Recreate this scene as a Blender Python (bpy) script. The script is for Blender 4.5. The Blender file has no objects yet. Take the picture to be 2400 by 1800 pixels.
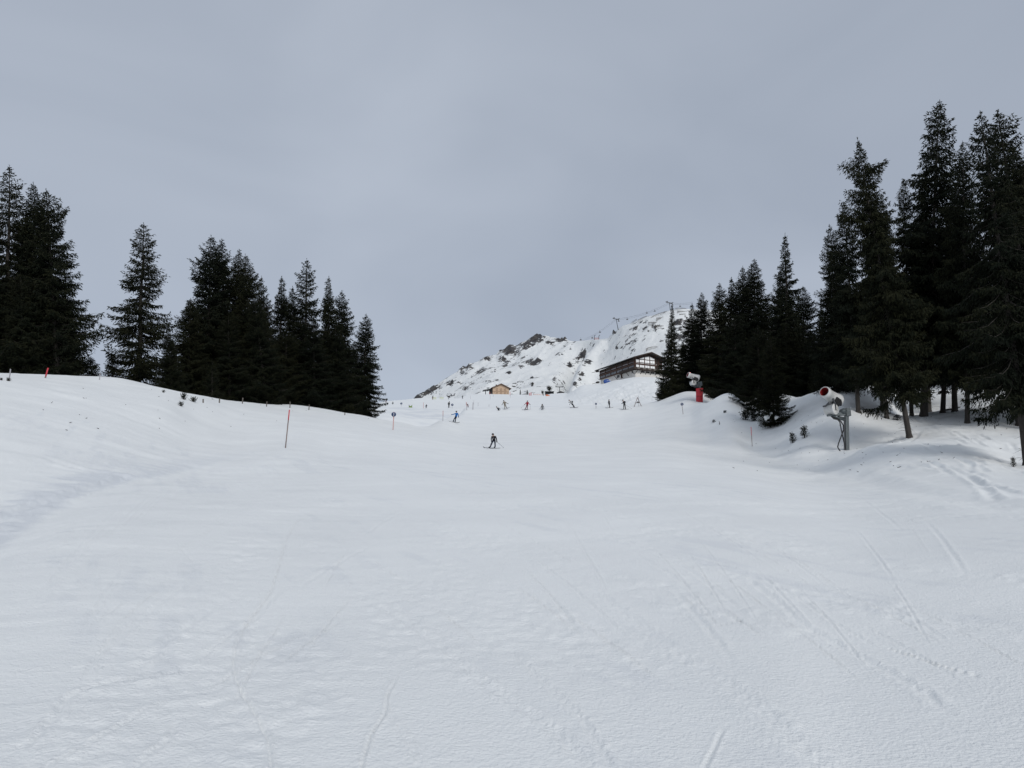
import bpy, bmesh, math, random
import numpy as np
from mathutils import Vector, Matrix
random.seed(7); np.random.seed(7)
R = math.radians
SC = bpy.context.scene
COL = SC.collection

# ------------------------------------------------------------ camera, sky, sun, exposure
F = 1733.0           # focal length in photo pixels (photo is 2400 wide)
PITCH = R(11.0)
EYE = 1.6
cam = bpy.data.cameras.new('camera')
cam.sensor_width = 36.0; cam.lens = 36.0 * F / 2400.0
cam.clip_start = 0.1; cam.clip_end = 20000
cam_o = bpy.data.objects.new('camera', cam); COL.objects.link(cam_o)
cam_o.location = (0, 0, EYE); cam_o.rotation_euler = (R(90) + PITCH, 0, 0)
SC.camera = cam_o

SUN_AZ, SUN_EL = 160.0, 30.0
world = bpy.data.worlds.new('World'); SC.world = world; world.use_nodes = True
nt = world.node_tree; nt.nodes.clear()
def N(t, kind, **kw):
    n = t.nodes.new(kind)
    for k, v in kw.items(): setattr(n, k, v)
    return n
sky = N(nt, 'ShaderNodeTexSky', sky_type='NISHITA'); sky.sun_disc = False
sky.sun_elevation = R(SUN_EL); sky.sun_rotation = R(SUN_AZ); sky.altitude = 1800
tc = N(nt, 'ShaderNodeTexCoord')
mp = N(nt, 'ShaderNodeMapping'); mp.inputs['Scale'].default_value = (1.3, 1.3, 2.4); mp.inputs['Location'].default_value = (0.7, 0.2, 0.1)
n1 = N(nt, 'ShaderNodeTexNoise'); n1.inputs['Scale'].default_value = 1.5; n1.inputs['Detail'].default_value = 4; n1.inputs['Roughness'].default_value = 0.42
n1.inputs['Distortion'].default_value = 0.5
cr = N(nt, 'ShaderNodeValToRGB')
cr.color_ramp.elements[0].position = 0.32; cr.color_ramp.elements[0].color = (3.05, 3.43, 4.09, 1)
cr.color_ramp.elements[1].position = 0.72; cr.color_ramp.elements[1].color = (3.97, 4.37, 5.04, 1)
mx = N(nt, 'ShaderNodeMixRGB'); mx.inputs[0].default_value = 0.93
bg = N(nt, 'ShaderNodeBackground'); bg.inputs['Strength'].default_value = 0.1
out = N(nt, 'ShaderNodeOutputWorld')
L = nt.links.new
L(tc.outputs['Generated'], mp.inputs['Vector']); L(mp.outputs[0], n1.inputs['Vector']); L(n1.outputs['Fac'], cr.inputs['Fac'])
L(sky.outputs[0], mx.inputs[1]); L(cr.outputs[0], mx.inputs[2]); L(mx.outputs[0], bg.inputs['Color']); L(bg.outputs[0], out.inputs['Surface'])

sun = bpy.data.lights.new('sun', 'SUN'); sun.energy = 1.38; sun.angle = R(20); sun.color = (1.0, 0.97, 0.93)
sun_o = bpy.data.objects.new('sun', sun); COL.objects.link(sun_o)
sd = Vector((math.sin(R(SUN_AZ)) * math.cos(R(SUN_EL)), math.cos(R(SUN_AZ)) * math.cos(R(SUN_EL)), math.sin(R(SUN_EL))))
sun_o.rotation_euler = sd.to_track_quat('Z', 'Y').to_euler(); sun_o.location = sd * 300
vs = SC.view_settings
vs.view_transform = 'Standard'; vs.look = 'None'; vs.exposure = 0.30; vs.gamma = 1.0; vs.use_curve_mapping = False
SC.cycles.max_bounces = 6; SC.cycles.diffuse_bounces = 4; SC.cycles.transparent_max_bounces = 8

# ------------------------------------------------------------ pixels of the photo -> directions (layout only)
def direc(px, py):
    u = (px - 1200.0) / F; v = (900.0 - py) / F
    return u, math.cos(PITCH) - v * math.sin(PITCH), math.sin(PITCH) + v * math.cos(PITCH)
def at(px, py, D):
    x, y, z = direc(px, py); k = D / y
    return Vector((x * k, D, EYE + z * k))
def az_te(px, py):
    x, y, z = direc(px, py); return math.atan2(x, y), z / math.hypot(x, y)

# ------------------------------------------------------------ numeric helpers
def pchip_slopes(x, Y):
    h = np.diff(x)[:, None]; d = np.diff(Y, axis=0) / h
    m = np.zeros_like(Y)
    w1 = 2 * h[1:] + h[:-1]; w2 = h[1:] + 2 * h[:-1]
    same = (d[:-1] * d[1:]) > 0
    with np.errstate(all='ignore'):
        hm = (w1 + w2) / (w1 / d[:-1] + w2 / d[1:])
    m[1:-1] = np.where(same, hm, 0); m[0] = d[0]; m[-1] = d[-1]
    return m
def pchip(x, Y, xq):
    x = np.asarray(x, float); Y = np.asarray(Y, float)
    one = Y.ndim == 1
    if one: Y = Y[:, None]
    m = pchip_slopes(x, Y)
    i = np.clip(np.searchsorted(x, xq) - 1, 0, len(x) - 2)
    h = (x[i + 1] - x[i])[:, None]; t = ((xq - x[i])[:, None]) / h; t = np.clip(t, 0, 1)
    r = ((1 + 2 * t) * (1 - t) ** 2 * Y[i] + t * (1 - t) ** 2 * h * m[i] + t * t * (3 - 2 * t) * Y[i + 1] + t * t * (t - 1) * h * m[i + 1])
    return r[:, 0] if one else r
_tabs = {}
def vnoise(x, y, seed=0):
    if seed not in _tabs: _tabs[seed] = np.random.RandomState(seed + 11).rand(256, 256).astype(np.float32)
    T = _tabs[seed]
    xi = np.floor(x).astype(np.int64); yi = np.floor(y).astype(np.int64)
    fx = x - xi; fy = y - yi
    fx = fx * fx * fx * (fx * (fx * 6 - 15) + 10); fy = fy * fy * fy * (fy * (fy * 6 - 15) + 10)
    a = T[xi & 255, yi & 255]; b = T[(xi + 1) & 255, yi & 255]; c = T[xi & 255, (yi + 1) & 255]; d = T[(xi + 1) & 255, (yi + 1) & 255]
    return (a * (1 - fx) + b * fx) * (1 - fy) + (c * (1 - fx) + d * fx) * fy - 0.5
def fbm(x, y, seed=0, octs=4, gain=0.5):
    s = np.zeros_like(x); a = 1.0
    for k in range(octs):
        s += a * vnoise(x, y, seed + k); a *= gain
        x, y = (x * 0.8 - y * 0.6) * 2.03 + 17.1, (x * 0.6 + y * 0.8) * 2.03 + 5.3
    return s
def smooth(e0, e1, x):
    t = np.clip((x - e0) / (e1 - e0), 0, 1); return t * t * (3 - 2 * t)
def dist_poly(X, Y, pts):
    """distance to a polyline, and position along it 0..1"""
    best = np.full(X.shape, 1e9); along = np.zeros(X.shape); sgn = np.zeros(X.shape)
    n = len(pts) - 1
    for i in range(n):
        ax, ay = pts[i]; bx, by = pts[i + 1]
        dx, dy = bx - ax, by - ay; q = dx * dx + dy * dy + 1e-12
        t = np.clip(((X - ax) * dx + (Y - ay) * dy) / q, 0, 1)
        ex, ey = X - ax - t * dx, Y - ay - t * dy
        d = np.hypot(ex, ey); m = d < best
        best = np.where(m, d, best); along = np.where(m, (i + t) / n, along); sgn = np.where(m, np.sign(dx * ey - dy * ex), sgn)
    return best, along, sgn

# ------------------------------------------------------------ mesh helpers
class MB:
    def __init__(s): s.v = []; s.f = []; s.m = []; s.sm = []
    def add(s, vs, fs, mi=0, sm=False):
        o = len(s.v); s.v += [tuple(v) for v in vs]
        for f in fs: s.f.append([i + o for i in f]); s.m.append(mi); s.sm.append(sm)
    def box(s, c, size, mi=0, rot=None):
        hx, hy, hz = [a / 2 for a in size]; c = Vector(c)
        vs = [Vector((x * hx, y * hy, z * hz)) for z in (-1, 1) for x, y in ((-1, -1), (1, -1), (1, 1), (-1, 1))]
        if rot: vs = [rot @ v for v in vs]
        s.add([v + c for v in vs], [(3, 2, 1, 0), (4, 5, 6, 7), (0, 1, 5, 4), (1, 2, 6, 5), (2, 3, 7, 6), (3, 0, 4, 7)], mi)
    def hexa(s, lo, hi, mi=0):
        """lo, hi: four corners each, counter-clockwise seen from above"""
        s.add(list(lo) + list(hi), [(3, 2, 1, 0), (4, 5, 6, 7), (0, 1, 5, 4), (1, 2, 6, 5), (2, 3, 7, 6), (3, 0, 4, 7)], mi)
    def cyl(s, p0, p1, r0, r1=None, n=8, mi=0, sm=True, cap=True):
        s.tube([p0, p1], [r0, r0 if r1 is None else r1], n, mi, sm, cap)
    def tube(s, pts, rs, n=6, mi=0, sm=True, cap=True):
        pts = [Vector(p) for p in pts]
        if not hasattr(rs, '__len__'): rs = [rs] * len(pts)
        vs = []; fs = []
        prev = None
        for i, p in enumerate(pts):
            d = (pts[min(i + 1, len(pts) - 1)] - pts[max(i - 1, 0)]).normalized()
            a = (prev - d * prev.dot(d)) if prev is not None else d.orthogonal()
            a.normalize(); prev = a; b = d.cross(a)
            for k in range(n):
                t = 2 * math.pi * (k + 0.5) / n
                vs.append(p + (a * math.cos(t) + b * math.sin(t)) * rs[i])
        for i in range(len(pts) - 1):
            for k in range(n):
                k2 = (k + 1) % n
                fs.append((i * n + k, i * n + k2, (i + 1) * n + k2, (i + 1) * n + k))
        if cap: fs.append(tuple(range(n))[::-1]); fs.append(tuple((len(pts) - 1) * n + k for k in range(n)))
        s.add(vs, fs, mi, sm)
    def lathe(s, p0, axis, prof, n=24, mi=0, sm=True):
        """prof: list of (distance along axis, radius)"""
        ax = Vector(axis).normalized(); a = ax.orthogonal().normalized(); b = ax.cross(a); p0 = Vector(p0)
        vs = []; fs = []
        for d, r in prof:
            for k in range(n):
                t = 2 * math.pi * k / n; vs.append(p0 + ax * d + (a * math.cos(t) + b * math.sin(t)) * r)
        for i in range(len(prof) - 1):
            for k in range(n):
                k2 = (k + 1) % n; fs.append((i * n + k, i * n + k2, (i + 1) * n + k2, (i + 1) * n + k))
        s.add(vs, fs, mi, sm)
    def ell(s, c, r, nu=12, nv=8, mi=0, v0=0.0, v1=1.0):
        c = Vector(c); vs = []; fs = []
        for j in range(nv + 1):
            t = math.pi * (v0 + (v1 - v0) * j / nv)
            for i in range(nu):
                a = 2 * math.pi * i / nu
                vs.append(c + Vector((r[0] * math.sin(t) * math.cos(a), r[1] * math.sin(t) * math.sin(a), r[2] * math.cos(t))))
        for j in range(nv):
            for i in range(nu):
                i2 = (i + 1) % nu; fs.append((j * nu + i, (j + 1) * nu + i, (j + 1) * nu + i2, j * nu + i2))
        s.add(vs, fs, mi, True)
    def mesh(s, name, mats):
        me = bpy.data.meshes.new(name); me.from_pydata(s.v, [], s.f)
        for m in (mats if isinstance(mats, (list, tuple)) else [mats]): me.materials.append(m)
        me.polygons.foreach_set('material_index', s.m); me.polygons.foreach_set('use_smooth', s.sm)
        me.update(); return me
    def build(s, name, mats, parent=None, loc=None, **tags):
        return link(name, s.mesh(name, mats), parent, loc, **tags)
def link(name, me, parent=None, loc=None, **tags):
    o = bpy.data.objects.new(name, me); COL.objects.link(o)
    if parent is not None: o.parent = parent
    if loc is not None: o.location = loc
    for k, v in tags.items():
        if v: o[k] = v
    return o
def thing(name, label, category, loc=(0, 0, 0), rz=0.0, group=None, rot=None, scale=None):
    o = bpy.data.objects.new(name, None); COL.objects.link(o); o.empty_display_size = 0.3
    o.location = loc; o.rotation_euler = rot if rot else (0, 0, rz)
    if scale: o.scale = scale
    o['label'] = label; o['category'] = category
    if group: o['group'] = group
    return o
def dup(root, label, loc=None, rz=None, scale=None):
    r = root.copy(); COL.objects.link(r)
    if loc is not None: r.location = loc
    if rz is not None: r.rotation_euler = (0, 0, rz)
    if scale is not None: r.scale = scale
    r['label'] = label
    for ch in list(root.children):
        c = ch.copy(); COL.objects.link(c); c.parent = r
        for g in ch.children:
            d = g.copy(); COL.objects.link(d); d.parent = c
    return r

# ------------------------------------------------------------ materials
def mat(name, col, rough=0.6, metal=0.0, var=0.12, scale=6.0, bump=0.0, spec=0.5, emit=None, stretch=None):
    m = bpy.data.materials.new(name); m.use_nodes = True; t = m.node_tree
    b = t.nodes['Principled BSDF']; b.inputs['Roughness'].default_value = rough; b.inputs['Metallic'].default_value = metal
    b.inputs['Specular IOR Level'].default_value = spec
    co = N(t, 'ShaderNodeTexCoord'); mpn = N(t, 'ShaderNodeMapping')
    if stretch: mpn.inputs['Scale'].default_value = stretch
    no = N(t, 'ShaderNodeTexNoise'); no.inputs['Scale'].default_value = scale; no.inputs['Detail'].default_value = 4
    rp = N(t, 'ShaderNodeValToRGB')
    rp.color_ramp.elements[0].position = 0.3; rp.color_ramp.elements[1].position = 0.7
    rp.color_ramp.elements[0].color = tuple(c * (1 - var) for c in col) + (1,)
    rp.color_ramp.elements[1].color = tuple(min(1, c * (1 + var)) for c in col) + (1,)
    t.links.new(co.outputs['Object'], mpn.inputs[0]); t.links.new(mpn.outputs[0], no.inputs['Vector']); t.links.new(no.outputs['Fac'], rp.inputs['Fac'])
    t.links.new(rp.outputs[0], b.inputs['Base Color'])
    if bump:
        bn = N(t, 'ShaderNodeBump'); bn.inputs['Strength'].default_value = bump; bn.inputs['Distance'].default_value = 0.02
        t.links.new(no.outputs['Fac'], bn.inputs['Height']); t.links.new(bn.outputs[0], b.inputs['Normal'])
    if emit:
        b.inputs['Emission Color'].default_value = tuple(emit[:3]) + (1,); b.inputs['Emission Strength'].default_value = emit[3]
    return m
# ------------------------------------------------------------ snow slope: elevation profiles per direction
# values above 300 are photo rows seen at that distance, values below are heights in metres
FAR = [(470, -60), (700, -60), (3500, -160)]
def c(px, prof, ref=950, far=FAR): return (px, prof, ref, far)
COLS = [
 c(-500, [(0, 0), (8, .6), (16, 1.9), (25, 4.0), (40, 8.2), (55, 12.8), (70, 16.5), (90, 17), (130, 17), (200, 21), (330, 20), (420, 5)]),
 c(0,    [(0, 0), (7, .55), (12, 1.05), (16, 1.35), (20, 2.1), (27, 4.1), (40, 8.3), (55, 12.7), (70, 884), (80, 16.2), (120, 16), (200, 20), (330, 20), (420, 5)]),
 c(130,  [(0, 0), (7, .6), (13, 1.35), (18, 1.9), (23, 3.0), (30, 4.7), (42, 8.5), (56, 12.5), (70, 886.5), (80, 16.1), (120, 16), (200, 20), (330, 20), (420, 5)]),
 c(260,  [(0, 0), (7, .65), (14, 1.55), (21, 2.5), (27, 3.7), (35, 5.7), (48, 9.7), (60, 13.0), (72, 890), (82, 16), (120, 16), (200, 20), (330, 20), (420, 5)]),
 c(380,  [(0, 0), (7, .65), (15, 1.7), (24, 3.0), (32, 4.4), (42, 7.0), (55, 11.2), (66, 14.0), (73, 917), (84, 15.2), (120, 16), (200, 20), (330, 20), (420, 5)]),
 c(470,  [(0, 0), (7, .65), (15, 1.7), (26, 3.2), (38, 5.4), (50, 8.4), (62, 12.2), (74, 14.8), (82, 943.5), (95, 14.8), (125, 15), (200, 20), (330, 20), (420, 5)]),
 c(560,  [(0, 0), (7, .65), (15, 1.7), (26, 3.2), (40, 5.7), (55, 9.0), (70, 13.2), (84, 945.5), (98, 15.8), (125, 16), (200, 21), (330, 22), (420, 8)]),
 c(670,  [(0, 0), (7, .65), (15, 1.7), (26, 3.25), (40, 1050), (55, 8.9), (72, 12.8), (90, 955), (105, 16.3), (130, 17), (200, 22), (330, 30), (420, 20)]),
 c(825,  [(0, 0), (7, .65), (15, 1.7), (26, 3.3), (42, 5.7), (60, 9.4), (80, 13.4), (97, 974.5), (110, 16.5), (135, 19), (180, 29), (240, 40), (330, 45), (420, 30)]),
 c(900,  [(0, 0), (7, .65), (15, 1.7), (26, 3.3), (42, 5.6), (60, 9.0), (82, 12.6), (99, 987), (108, 15.4), (118, 15.9), (140, 977), (165, 961), (185, 955.5), (240, 950), (320, 945.5), (345, 57), (420, 50)]),
 c(945,  [(0, 0), (7, .65), (15, 1.7), (26, 3.3), (42, 5.5), (60, 8.8), (82, 12.2), (100, 993.5), (108, 15.0), (118, 15.2), (142, 981), (168, 963), (188, 955.5), (240, 949), (325, 940.5), (350, 59), (420, 50)]),
 c(988,  [(0, 0), (7, .65), (15, 1.7), (26, 3.3), (42, 5.4), (60, 8.5), (82, 12.0), (101, 1003.5), (109, 14.4), (120, 14.9), (145, 984), (170, 965), (190, 957), (240, 950), (330, 937.5), (355, 60), (420, 50)]),
 c(1034, [(0, 0), (7, .65), (15, 1.7), (26, 3.3), (42, 5.3), (60, 8.3), (85, 12.3), (112, 988.5), (119, 17.6), (132, 19.2), (150, 979), (172, 965), (192, 958), (240, 949.5), (330, 935), (355, 61), (420, 50)]),
 c(1061, [(0, 0), (7, .65), (15, 1.7), (26, 3.25), (42, 5.25), (60, 8.1), (88, 12.6), (122, 975.5), (130, 20.3), (142, 21.5), (165, 967), (195, 957.5), (240, 949), (330, 934.2), (355, 62), (420, 50)]),
 c(1094, [(0, 0), (7, .65), (15, 1.7), (26, 3.25), (42, 5.2), (60, 7.9), (90, 12.7), (120, 19.2), (145, 960.5), (153, 24.2), (166, 26), (195, 957), (240, 949), (330, 934), (350, 929), (380, 926.8), (395, 926), (430, 70)]),
 c(1150, [(0, 0), (7, .65), (15, 1.7), (26, 3.2), (42, 5.1), (65, 8.4), (90, 12.6), (120, 19.0), (147, 958.5), (156, 25.2), (170, 27), (205, 955.5), (240, 949.5), (320, 936), (370, 927.5), (390, 925.6), (402, 925), (440, 70)]),
 c(1250, [(0, 0), (7, .65), (15, 1.7), (26, 3.2), (42, 5.1), (65, 8.4), (90, 12.6), (120, 19.0), (148, 957.5), (158, 25.4), (172, 27), (208, 955), (240, 950), (320, 937), (370, 929), (390, 927.2), (402, 926.8), (440, 68)]),
 c(1320, [(0, 0), (7, .65), (15, 1.7), (26, 3.2), (42, 5.1), (65, 8.4), (90, 12.6), (120, 19.0), (149, 956), (158, 25.6), (172, 27), (208, 953.5), (240, 948), (320, 934), (360, 925), (375, 922.7), (385, 922), (430, 68)]),
 c(1372, [(0, 0), (7, .65), (15, 1.7), (26, 3.2), (42, 5.1), (65, 8.4), (90, 12.6), (120, 19.0), (150, 957), (160, 25.4), (176, 27.2), (212, 954), (250, 943), (300, 924), (352, 907), (400, 66)]),
 c(1410, [(0, 0), (7, .65), (15, 1.7), (26, 3.2), (42, 5.1), (65, 8.4), (90, 12.6), (120, 19.0), (150, 957.5), (160, 25.3), (176, 27.2), (212, 954), (250, 937), (300, 914), (328, 904.5), (345, 900.5), (365, 71), (420, 66)]),
 c(1450, [(0, 0), (7, .65), (15, 1.7), (26, 3.2), (42, 5.1), (65, 8.4), (90, 12.6), (120, 19.0), (150, 954.5), (160, 25.8), (176, 27.6), (210, 952), (250, 930), (300, 902), (318, 895), (330, 892), (350, 71), (420, 68)]),
 c(1490, [(0, 0), (7, .65), (15, 1.7), (26, 3.2), (42, 5.1), (65, 8.4), (90, 12.8), (120, 19.4), (148, 951.5), (158, 26.4), (172, 28), (206, 948), (250, 924), (300, 893), (315, 887.5), (324, 884.5), (330, 884), (350, 70.6), (420, 68)]),
 c(1530, [(0, 0), (7, .65), (15, 1.7), (26, 3.2), (42, 5.1), (65, 8.4), (90, 13.0), (120, 19.9), (147, 943.5), (158, 27.4), (172, 29), (206, 942), (250, 920), (300, 892), (315, 887.5), (324, 884.5), (330, 884), (350, 70.6), (420, 68)]),
 c(1565, [(0, 0), (7, .65), (15, 1.7), (26, 3.2), (42, 5.1), (65, 8.3), (90, 13.2), (118, 20.0), (145, 933), (158, 28), (172, 29.5), (206, 938), (250, 920), (300, 895), (318, 889), (330, 886), (350, 70.3), (420, 68)]),
 c(1614, [(0, 0), (7, .65), (15, 1.7), (26, 3.2), (42, 5.0), (65, 8.1), (90, 13.1), (110, 18.6), (127, 935), (142, 919), (155, 28), (210, 33), (250, 45), (300, 60), (335, 68), (420, 68)]),
 c(1650, [(0, 0), (7, .65), (15, 1.7), (26, 3.15), (42, 4.9), (65, 7.9), (88, 12.7), (108, 948.5), (125, 941.5), (142, 921), (155, 28), (210, 33), (250, 45), (300, 60), (420, 68)]),
 c(1709, [(0, 0), (7, .65), (15, 1.65), (26, 3.1), (42, 4.8), (65, 7.7), (85, 12.8), (98, 960), (108, 924), (116, 20.6), (130, 22.5), (160, 29), (220, 36), (300, 60), (420, 68)]),
 c(1765, [(0, 0), (7, .65), (15, 1.6), (26, 3.0), (42, 4.6), (62, 7.0), (78, 1044), (90, 991), (99, 970), (108, 955), (122, 23.2), (160, 29), (220, 36), (300, 60), (420, 68)]),
 c(1812, [(0, 0), (7, .65), (15, 1.55), (26, 2.9), (42, 4.4), (60, 6.5), (74, 9.5), (87, 997), (98, 957), (112, 922), (130, 24), (160, 30), (220, 38), (300, 60), (420, 68)]),
 c(1900, [(0, 0), (7, .6), (15, 1.5), (26, 2.7), (42, 4.1), (58, 6.2), (70, 1016), (84, 960), (97, 922), (112, 21), (160, 28), (220, 38), (300, 60), (420, 68)]),
 c(1985, [(0, 0), (7, .6), (15, 1.45), (26, 2.6), (40, 3.9), (52, 5.9), (60.5, 1056), (65, 1040), (74, 968), (86, 906), (97, 897), (112, 24), (160, 30), (220, 38), (300, 60), (420, 68)], 980),
 c(2055, [(0, 0), (7, .6), (15, 1.45), (26, 2.6), (40, 4.1), (50, 6.3), (57, 1036), (63, 8.5), (72, 990), (84, 935), (97, 897), (115, 25), (160, 30), (220, 38), (300, 60), (420, 68)], 980),
 c(2125, [(0, 0), (7, .6), (15, 1.5), (26, 2.7), (40, 4.4), (52, 7.2), (62, 1026), (68, 10.2), (79, 973), (84, 13.8), (96, 16.2), (115, 24), (160, 30), (220, 38), (300, 60), (420, 68)], 1000),
 c(2205, [(0, 0), (7, .6), (15, 1.5), (26, 2.7), (38, 4.2), (50, 6.9), (62, 1020), (73, 990), (83, 966), (89, 14.0), (100, 19), (115, 24), (160, 30), (220, 38), (300, 60), (420, 68)], 1000),
 c(2300, [(0, 0), (7, .6), (15, 1.5), (26, 2.7), (36, 4.0), (46, 5.7), (58, 8.1), (70, 1000), (82, 955), (92, 18), (115, 24), (160, 30), (220, 38), (300, 60), (420, 68)], 1000),
 c(2400, [(0, 0), (7, .6), (15, 1.5), (26, 2.7), (36, 3.9), (46, 5.2), (52, 1090), (60, 8.2), (72, 1000), (88, 17), (115, 24), (160, 30), (220, 38), (300, 60), (420, 68)], 1050),
 c(2800, [(0, 0), (7, .5), (15, 1.4), (26, 2.7), (36, 4.2), (46, 6.2), (60, 9.5), (80, 15), (115, 24), (160, 30), (220, 38), (300, 60), (420, 68)], 1050),
]
ring = []
rk = np.concatenate([[0.0], np.geomspace(.5, 3, 8, endpoint=False), np.geomspace(3, 175, 590, endpoint=False), np.geomspace(175, 470, 130, endpoint=False), [480, 520, 600, 700, 1000, 1600, 3500]])
azs = []; Zc = []
for px, prof, ref, far in COLS:
    a = az_te(px, ref)[0]; pts = []
    for r_, v in prof + far:
        if v > 300: z = EYE + r_ * az_te(px, v)[1]
        else:
            k = min(1.0, max(0.0, (r_ - 5) / 15)) * (math.cos(a) if r_ < 440 else 1); k = k if r_ > 5 and r_ < 440 else None
            z = v if k is None else v + ((EYE + (v - EYE) * math.cos(a)) - v) * min(1.0, (r_ - 5) / 15)
        pts.append((r_, z))
    pr = np.array(pts); azs.append(a); Zc.append(pchip(pr[:, 0], pr[:, 1], rk))
for adeg, sl in ((-100, .10), (-140, -.06), (-180, -.11), (180, -.11), (140, -.06), (100, .12)):
    p = [(0, 0), (15, 15 * sl), (60, 60 * sl), (150, 150 * sl), (420, 260 * sl)] + FAR
    p = np.array(p, float); azs.append(R(adeg)); Zc.append(pchip(p[:, 0], p[:, 1], rk))
order = np.argsort(azs); azs = np.array(azs)[order]; Zc = np.array(Zc)[order]
DENSE = np.linspace(R(-40), R(40), 840)
aq = np.concatenate([np.linspace(-math.pi, R(-40), 46)[:-1], DENSE, np.linspace(R(40), math.pi, 46)[1:]])
ZZ = pchip(azs, Zc, aq).T.copy()             # rows r, cols az
def blur_az(Z, n):
    k = np.exp(-np.linspace(-2.5, 2.5, 2 * n + 1) ** 2); k /= k.sum(); D = Z[:, 45:45 + 840].copy(); P_ = np.pad(D, ((0, 0), (n, n)), mode='edge'); out_ = np.zeros_like(D)
    for i in range(2 * n + 1): out_ += k[i] * P_[:, i:i + D.shape[1]]
    return out_
_b1 = blur_az(ZZ, 60); _b2 = blur_az(ZZ, 16); _d = ZZ[:, 45:885]; _w1 = 1 - smooth(26, 44, rk)[:, None]; _w2 = 1 - smooth(52, 95, rk)[:, None]
ZZ[:, 45:885] = _b1 * _w1 + (1 - _w1) * (_b2 * _w2 + _d * (1 - _w2))
AA, RR = np.meshgrid(aq, rk); XX = RR * np.sin(AA); YY = RR * np.cos(AA)

def ground(x, y):
    r = math.hypot(x, y); a = math.atan2(x, y)
    i = min(max(np.searchsorted(rk, r) - 1, 0), len(rk) - 2); j = min(max(np.searchsorted(aq, a) - 1, 0), len(aq) - 2)
    t = (r - rk[i]) / (rk[i + 1] - rk[i]); s = (a - aq[j]) / (aq[j + 1] - aq[j])
    return float((ZZ[i, j] * (1 - t) + ZZ[i + 1, j] * t) * (1 - s) + (ZZ[i, j + 1] * (1 - t) + ZZ[i + 1, j + 1] * t) * s)
def hit(px, py, rmin=3.0, rmax=470.0):
    """first point of the slope met along a line of sight, between two distances"""
    a, te = az_te(px, py); i0 = max(np.searchsorted(rk, rmin), 1)
    j = min(max(np.searchsorted(aq, a) - 1, 0), len(aq) - 2); s = (a - aq[j]) / (aq[j + 1] - aq[j])
    prof = ZZ[:, j] * (1 - s) + ZZ[:, j + 1] * s; g = prof - (EYE + rk * te)
    best = None
    for i in range(i0, len(rk) - 1):
        if rk[i] > rmax: break
        if g[i] >= 0:
            t = 0 if g[i] == g[i - 1] or g[i - 1] > 0 else -g[i - 1] / (g[i] - g[i - 1])
            best = rk[i - 1] + t * (rk[i] - rk[i - 1]); break
    if best is None:
        m = (rk >= rmin) & (rk <= rmax); k = np.where(m)[0]; best = rk[k[np.argmax(g[k] / rk[k])]]
    x, y = best * math.sin(a), best * math.cos(a)
    return Vector((x, y, ground(x, y)))

# ---- relief
rr = np.maximum(RR, 0.5)
ZZ += 0.20 * fbm(XX / 14, YY / 14, 1, 3) * smooth(12, 45, RR) * (1 - .75 * smooth(115, 150, RR)) * (RR < 1000)
# ridgelike wind and scraper marks: elongated noise, finer close by
pist = smooth(-.62, -.30, AA) * (1 - smooth(.38, .52, AA))
def streak(ang, wl, ln, seed, octs=3):
    ca, sa = math.cos(ang), math.sin(ang)
    return fbm((XX * ca + YY * sa) / ln, (-XX * sa + YY * ca) / wl, seed, octs)
left = 1 - smooth(-.42, -.12, AA + .35 * smooth(12, 60, RR) - .12)
s1 = streak(R(4), .16, 1.3, 20, 3); s2 = streak(R(24), .8, 6.5, 30, 4); s3 = streak(R(-12), .9, 8, 40, 4)
msk = smooth(-.06, .30, fbm(XX / 3.2, YY / 3.2, 50, 3)); msk2 = smooth(.0, .34, .75 * fbm(XX / 2.6 + 9, YY / 2.6, 60, 4) + .75 * streak(R(-64), .75, 7, 62, 3))
nearf = (RR < 45)
wrp = streak(R(9), .22, 1.6, 24, 3); patch = smooth(-.1, .28, fbm(XX / 4.5, YY / 3.0, 54, 3))
ZZ += nearf * 0.012 * (s1 * (1 - patch) + wrp * patch) * (0.06 + 1.0 * left * (.35 + .65 * patch) + .35 * msk * patch) * np.minimum(1, rr / 5)
ZZ += (0.020 * s2 + 0.022 * s3 * left) * smooth(4, 14, RR) * (1 + 1.2 * smooth(14, 60, RR)) * (RR < 460) * (1 - .5 * smooth(60, 110, RR) * (RR < 150))
# crumbly broken snow in patches
cr1 = fbm(XX / .12, YY / .12, 70, 3); cr2 = np.abs(fbm(XX / .20, YY / .22, 80, 3))
cl = smooth(.10, .34, fbm(XX / .35, YY / .30, 66, 3))
ZZ += nearf * (0.013 * (cr1 - .8 * cr2) * (0.10 + 1.0 * msk2) + .007 * cl * msk2) * smooth(45, 25, RR)
ZZ += 0.05 * fbm(XX / 2.6, YY / 1.1, 90, 4) * smooth(20, 50, RR) * (RR < 460) * (0.35 + left * .7)
# rough, tracked-out bowl and the bank below the lodge
bowl = smooth(R(-12), R(-8), AA) * (1 - smooth(R(9), R(10.5), AA)) * smooth(128, 150, RR) * (1 - smooth(430, 460, RR))
ZZ += bowl * (0.20 * fbm(XX / 9, YY / 5, 95, 5) * (1 - .6 * smooth(185, 210, RR)) + 0.14 * fbm(XX / 3.0, YY / 3.0, 97, 4))
bank = smooth(R(3), R(6), AA) * (1 - smooth(R(12), R(14), AA)) * smooth(205, 240, RR) * (1 - smooth(285, 312, RR))
ZZ += bank * (0.55 * streak(R(62), 1.6, 26, 100, 3) + .38 * streak(R(20), 1.2, 22, 104, 3) + .5 * fbm(XX / 4, YY / 4, 110, 3))
# right side: undulating ungroomed snow under the trees
rt = smooth(R(17), R(22), AA) * smooth(30, 60, RR) * (RR < 200)
ZZ += rt * (0.13 * fbm(XX / 7, YY / 7, 115, 4) + .15 * fbm(XX / 1.6, YY / 1.6, 118, 5) + .10 * streak(R(-32), .5, 9, 119, 2))

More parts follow.
